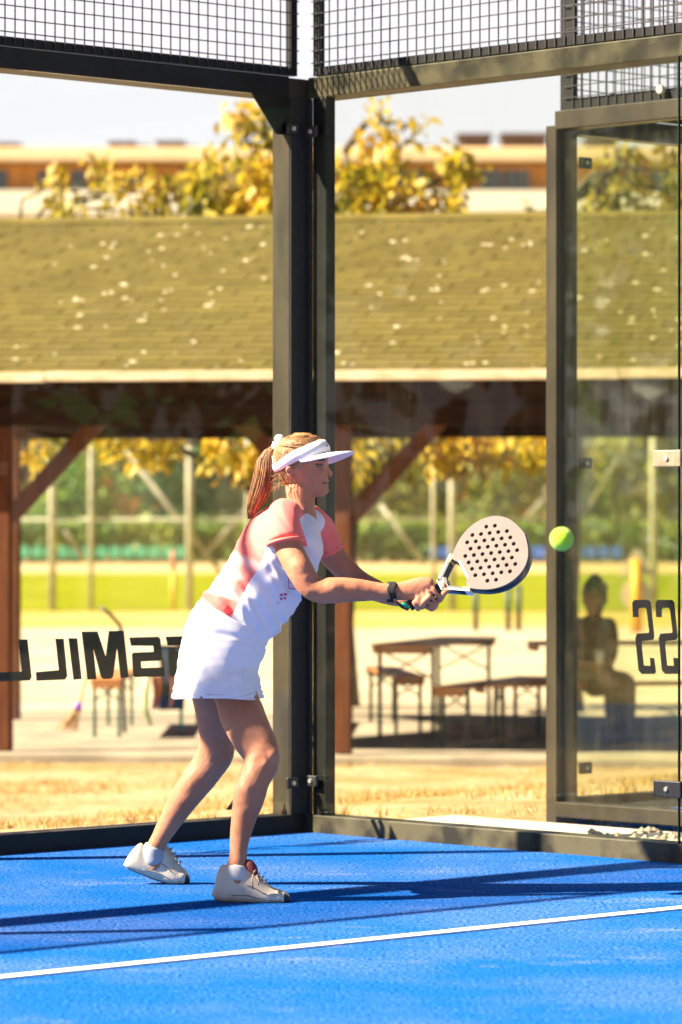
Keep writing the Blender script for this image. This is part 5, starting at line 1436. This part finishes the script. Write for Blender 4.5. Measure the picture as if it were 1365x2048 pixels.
# ------------------------------------------------------------------ racket
def build_racket():
    rk = empty('racket', RK(-.13, 0, 0)); tag(rk, 'pink faced padel racket with black rim and round holes in the player\'s hands', 'racket')
    def curve_mesh(splines, depth, bev):
        cu = bpy.data.curves.new('c', 'CURVE'); cu.dimensions = '2D'; cu.fill_mode = 'BOTH'; cu.extrude = depth; cu.bevel_depth = bev; cu.bevel_resolution = 1
        for pts in splines:
            sp_ = cu.splines.new('POLY'); sp_.points.add(len(pts) - 1); sp_.use_cyclic_u = True
            for q_, (x, y) in zip(sp_.points, pts): q_.co = (x, y, 0, 1)
        ob = bpy.data.objects.new('c', cu); COL.objects.link(ob)
        dg_ = bpy.context.evaluated_depsgraph_get(); me = bpy.data.meshes.new_from_object(ob.evaluated_get(dg_), depsgraph=dg_)
        bpy.data.objects.remove(ob); bpy.data.curves.remove(cu)
        mt = Matrix((A_, B_, N_)).transposed().to_4x4(); mt.translation = RO
        mt = mt @ Matrix.Diagonal((KR, KR, 1, 1))
        me.transform(mt); return me
    prof = [(.070, .062), (.09, .082), (.12, .105), (.15, .1195), (.18, .1265), (.21, .1265), (.24, .119), (.265, .104), (.285, .082), (.299, .053), (.306, .024)]
    def outline(inset=0.0, bottom=True):
        cx = .185; pr = []
        for a, w in prof: pr.append((cx + (a - cx) * (1 - inset / .12), w - inset))
        arr = np.array([(a, w) for a, w in pr]); tt = np.arange(len(arr)); t2 = np.linspace(0, len(arr) - 1, 46)
        # cubic-ish smoothing by interpolation and averaging
        aa, ww = np.interp(t2, tt, arr[:, 0]), np.interp(t2, tt, arr[:, 1])
        for _ in range(3): aa[1:-1] = (aa[:-2] + 2 * aa[1:-1] + aa[2:]) / 4; ww[1:-1] = (ww[:-2] + 2 * ww[1:-1] + ww[2:]) / 4
        R_ = list(zip(aa, ww)); tip = [(pr[-1][0] + .004 * 1, 0.0)]
        bot = [(R_[0][0] - .006 + .028 * (1 - (b / R_[0][1]) ** 2), b) for b in np.linspace(-R_[0][1] * .8, R_[0][1] * .8, 9)] if bottom else []
        return [(a, -w) for a, w in R_] + tip + [(a, w) for a, w in reversed(R_)] + list(reversed([(a, b) for a, b in bot]))
    circ = lambda a, b, r: [(a + r * math.cos(-2 * math.pi * k / 14), b + r * math.sin(-2 * math.pi * k / 14)) for k in range(14)]
    holes = []
    # holes read off the photograph's rows: a tilted lattice inside the face
    cx, cy = .188, 0.0; e = .0258
    for i in range(-4, 5):
        for j in range(-4, 5):
            a = cx + e * i * .98; b = cy + e * (j + (0.5 if i % 2 else 0)) * 1.02
            if ((a - cx) / .098) ** 2 + ((b - cy) / .101) ** 2 < 1.0: holes.append(circ(a, b, .0074))
    me = curve_mesh([outline(.0015)] + holes, .0190, .0015)
    fm_ = mat('pale_pink_racket_face', (0.098, 0.070, 0.062), 0.6, col2=(0.120, 0.088, 0.075), scale=14, detail=5, bump=0.1, bscale=500)
    me.materials.clear(); me.materials.append(fm_)
    f_ = link('face', me, None, rk)
    # dark core behind the perforations
    # rim: band round the head and down both arms to the handle
    full = outline(.004, False)
    arm_l = [(.000, -.016), (.030, -.040), (.055, -.061)]
    path = [(a, b) for a, b in arm_l] + full + [(a, -b) for a, b in reversed(arm_l)]
    rim = MB(); hw_, th_ = .0196, .0052
    pts = [RK(a, b) for a, b in path]; m_ = len(pts); vs_ = []; fs_ = []
    ctr = RK(.17, 0)
    for i, p in enumerate(pts):
        T = (pts[min(i + 1, m_ - 1)] - pts[max(i - 1, 0)]).normalized(); O_ = T.cross(N_).normalized()
        if O_.dot(p - ctr) < 0 and i > 2 and i < m_ - 3: O_ = -O_
        if i <= 2: O_ = -B_ * 1.0
        if i >= m_ - 3: O_ = B_ * 1.0
        for d, h in ((-th_ * .9, hw_), (th_ * .5, hw_), (th_, hw_ * .6), (th_, -hw_ * .6), (th_ * .5, -hw_), (-th_ * .9, -hw_)): vs_.append(p + O_ * d + N_ * h)
    for i in range(m_ - 1):
        for j in range(6): fs_.append((i * 6 + j, i * 6 + (j + 1) % 6, (i + 1) * 6 + (j + 1) % 6, (i + 1) * 6 + j))
    fs_ += [tuple(range(6)), tuple((m_ - 1) * 6 + j for j in reversed(range(6)))]
    rim.add(vs_, fs_); rim.build('rim', mat('black_racket_rim', (0.012, 0.012, 0.014), 0.3, spec=0.6), rk, True)
    whp = mat('white_racket_paint', (0.74, 0.70, 0.66), 0.4); blk = mat('black_racket_paint', (0.012, 0.012, 0.012), 0.35); yl = mat('yellow_racket_trim', (0.62, 0.52, 0.05), 0.4)
    for sg_ in (-1, 1):
        MB().bar(RK(.003, sg_ * .012), RK(.062, sg_ * .060), .012, .039, up=N_).build('arm', blk, rk)
        MB().bar(RK(.006, sg_ * .0205, .0002), RK(.074, sg_ * .0745, .0002), .006, .0400, up=N_).build('arm_edge', whp, rk)
        MB().bar(RK(.058, sg_ * .056, .0006), RK(.078, sg_ * .068, .0006), .012, .0406, up=N_).build('trim', yl, rk)
    MB().bar(RK(-.004, 0), RK(.020, 0), .042, .036, up=N_).build('throat', whp, rk)
    MB().bar(RK(.016, -.012, .001), RK(.022, .012, .001), .012, .0365, up=N_).build('throat_mark', blk, rk)
    MB().bar(RK(.088, -.034, .0212), RK(.088, .034, .0212), .0012, .007, up=A_).build('stripe', whp, f_)
    mb = MB(); mb.tube([RK(-.128, 0), RK(-.122, 0), RK(-.11, 0), RK(-.02, 0), RK(-.006, 0)], [.0175, .0195, .0165, .0165, .0175], 8); mb.build('grip', blk, rk)
    for k in range(7): MB().tube([RK(-.105 + .014 * k, .0168 * math.cos(q_), .0168 * math.sin(q_)) + A_ * (.002 * q_) for q_ in np.linspace(0, 6.28, 13)], .0013, 4).build('grip_wrap', blk, rk)
    # wrist cord from the butt
    st = [RK(-.128, 0), P(815, 1218, ZK - .02), P(806, 1214, ZK - .04), P(797, 1207, ZK - .05), P(789, 1199, ZK - .055)]
    MB().tube(st, [.004, .006, .006, .005, .004], 8).build('cord', blk, rk, True)
    MB().tube([P(819, 1214, ZK - .03), P(812, 1211, ZK - .045), P(804, 1206, ZK - .05)], [.004, .0075, .004], 8).build('cord_tag', mat('green_cord_tag', (0.01, 0.30, 0.12), 0.5), rk, True)
build_racket()

# ------------------------------------------------------------------ ball
def build_ball():
    c = P(1124, 1078, 10.75); r = .0328
    bm = bmesh.new(); bmesh.ops.create_icosphere(bm, subdivisions=4, radius=r)
    for v in bm.verts: v.co *= 1 + .012 * mnoise.noise(v.co * 260)
    me = bpy.data.meshes.new('ball'); bm.to_mesh(me); bm.free()
    m = mat('fluorescent_felt', (0.42, 0.72, 0.01), 0.95, 0.12, 180, bump=0.6, bscale=500, sheen=0.4)
    o_ = link('padel_ball', me, m, smooth=True); o_.location = c; tag(o_, 'fluorescent yellow green ball in the air right of the racket', 'ball')
    mb = MB(); pts = []
    for k in range(65):
        t = 2 * math.pi * k / 64
        p = Vector((math.cos(t) + .35 * math.cos(3 * t), math.sin(t) - .35 * math.sin(3 * t), 1.18 * math.sin(2 * t))); pts.append(p.normalized() * (r * 1.004))
    mb.tube(pts, .0010, 5, caps=False)
    me = mb.mesh('seam', [mat('pale_seam', (0.42, 0.62, 0.08), 0.9)]); s_ = bpy.data.objects.new('seam', me); COL.objects.link(s_); s_.parent = o_
    s_.rotation_euler = (.6, 2.2, 1.3)
    fz = MB()
    for k in range(2600):
        d = Vector(rng.normal(0, 1, 3)).normalized(); t = d.cross(Vector(rng.normal(0, 1, 3))).normalized()
        b = d * (r * .99); fz.add([b - t * .0004, b + t * .0004, d * (r + random.uniform(.0006, .0022)) + t * random.uniform(-.0012, .0012)], [(0, 1, 2)])
    me = fz.mesh('felt_fuzz', [m]); s_ = bpy.data.objects.new('felt_fuzz', me); COL.objects.link(s_); s_.parent = o_; s_['kind'] = 'stuff'
build_ball()

# ------------------------------------------------------------------ seated person behind the glass
def seated():
    Z0 = 30.75
    mb = MB()
    px_loft(mb, [(1192, 1360, Z0 + .1, 34, .12), (1192, 1330, Z0 + .1, 33, .12), (1190, 1290, Z0 + .06, 33, .11), (1188, 1258, Z0 + .04, 40, .10), (1188, 1244, Z0 + .03, 28, .08), (1188, 1232, Z0 + .02, 13, .05), (1188, 1218, Z0, 13, .05)], 16)
    px_loft(mb, [(1190, 1236, Z0, 9, .04), (1190, 1224, Z0 - .01, 16, .07), (1190, 1205, Z0, 22, .09), (1190, 1186, Z0 + .01, 24, .10), (1190, 1172, Z0 + .01, 20, .085), (1190, 1163, Z0 + .01, 12, .06)], 16)
    loft_mesh(mb, [(P(1193, 1198, Z0 - .085), .014, .014), (P(1193, 1206, Z0 - .1), .016, .016)], 8)
    for sg_ in (-1, 1):
        loft_mesh(mb, [(P(1190 + sg_ * 24, 1198, Z0), .012, .02), (P(1190 + sg_ * 24, 1206, Z0), .01, .015)], 8)
        px_loft(mb, [(1188 + sg_ * 32, 1250, Z0 + .03, 13, .06), (1188 + sg_ * 36, 1280, Z0 + .02, 12, .05), (1188 + sg_ * 34, 1312, Z0 - .06, 11, .045), (1190 + sg_ * 22, 1326, Z0 - .2, 9, .04), (1192 + sg_ * 8, 1328, Z0 - .28, 8, .035)], 12)
        px_loft(mb, [(1192 + sg_ * 12, 1352, Z0 + .08, 21, .09), (1215 + sg_ * 14, 1360, Z0 - .12, 19, .085), (1236 + sg_ * 16, 1366, Z0 - .30, 17, .075), (1240 + sg_ * 16, 1395, Z0 - .34, 14.5, .06), (1241 + sg_ * 16, 1440, Z0 - .34, 12.5, .055), (1243 + sg_ * 16, 1488, Z0 - .33, 9.5, .04), (1244 + sg_ * 16, 1502, Z0 - .34, 10, .05)], 14)
        for k in range(4): loft_mesh(mb, [(P(1192 + sg_ * 8, 1326 + 4 * k, Z0 - .29), .011, .011), (P(1192 - sg_ * 2, 1328 + 4 * k, Z0 - .32), .010, .010), (P(1192 - sg_ * 9, 1330 + 4 * k, Z0 - .30), .009, .009)], 8)
        loft_mesh(mb, [(P(1192 + sg_ * 8, 1322, Z0 - .29), .012, .012), (P(1192 + sg_ * 1, 1318, Z0 - .32), .010, .010)], 8)
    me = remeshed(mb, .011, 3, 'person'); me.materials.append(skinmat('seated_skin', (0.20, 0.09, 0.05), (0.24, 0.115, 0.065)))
    p_ = link('person', me, None, None, True); tag(p_, 'dark haired person in tan clothes sitting on the bench behind the side glass', 'person')
    def shell(st, name, m, ends=(True, True)):
        b_ = MB()
        for s_ in st: px_loft(b_, s_, 16, 4, ends)
        me_ = remeshed(b_, .012, 3, name); me_.materials.append(m); return link(name, me_, None, p_, True)
    tan = mat('tan_shirt', (0.15, 0.098, 0.055), 0.85, 0.12, 12, bump=0.4, bscale=30); tro = mat('khaki_trousers', (0.10, 0.065, 0.04), 0.85, 0.12, 12, bump=0.4, bscale=30)
    arms = [[(1188 + g * 30, 1248, Z0 + .03, 16, .07), (1188 + g * 36, 1280, Z0 + .02, 14.5, .06), (1188 + g * 34, 1312, Z0 - .06, 13, .055), (1190 + g * 24, 1325, Z0 - .17, 11, .05)] for g in (-1, 1)]
    shell([[(1192, 1366, Z0 + .1, 36, .13), (1192, 1330, Z0 + .1, 36, .135), (1190, 1290, Z0 + .06, 36, .125), (1188, 1258, Z0 + .04, 42, .115), (1188, 1244, Z0 + .03, 27, .085)]] + arms, 'shirt', tan)
    shell([[(1192 + g * 12, 1352, Z0 + .08, 23, .10), (1215 + g * 14, 1360, Z0 - .12, 21, .095), (1236 + g * 16, 1366, Z0 - .30, 19, .085), (1240 + g * 16, 1395, Z0 - .34, 16.5, .07), (1241 + g * 16, 1440, Z0 - .34, 14.5, .065), (1243 + g * 16, 1490, Z0 - .33, 13, .055)] for g in (-1, 1)], 'trousers', tro)
    b_ = MB(); px_loft(b_, [(1190, 1196, Z0 + .05, 24.5, .075), (1190, 1184, Z0 + .025, 26.5, .105), (1190, 1170, Z0 + .015, 24, .105), (1190, 1160, Z0 + .012, 15, .08)], 18)
    me_ = remeshed(b_, .012, 2, 'hair'); v = verts(me_); v += np.array([[.010 * mnoise.noise(Vector(q_) * 22)] * 3 for q_ in v]); setv(me_, v)
    me_.materials.append(mat('black_hair', (0.012, 0.010, 0.009), 0.6, 0.3, 40)); link('hair', me_, None, p_, True)
    for g in (-1, 1):
        b_ = MB(); x = 1243 + g * 16
        loft_mesh(b_, [(P(x, 1511, Z0 - .26), .045, .04), (P(x, 1511, Z0 - .36), .045, .042), (P(x + 2, 1514, Z0 - .48), .04, .032), (P(x + 2, 1516, Z0 - .54), .03, .02)], 14)
        b_.build('shoe', mat('dark_shoe', (0.03, 0.028, 0.026), 0.6), p_, True)
    c = P(1200, 1316, Z0 - .36)
    mb = MB(); mb.tube([c - Vector((0, 0, .05)), c + Vector((0, 0, .06))], [.030, .038], 14); o_ = mb.build('cup', mat('white_paper_cup', (0.75, 0.72, 0.66), 0.5), None, True)
    tag(o_, 'small white cup held by the seated person', 'cup')
seated()
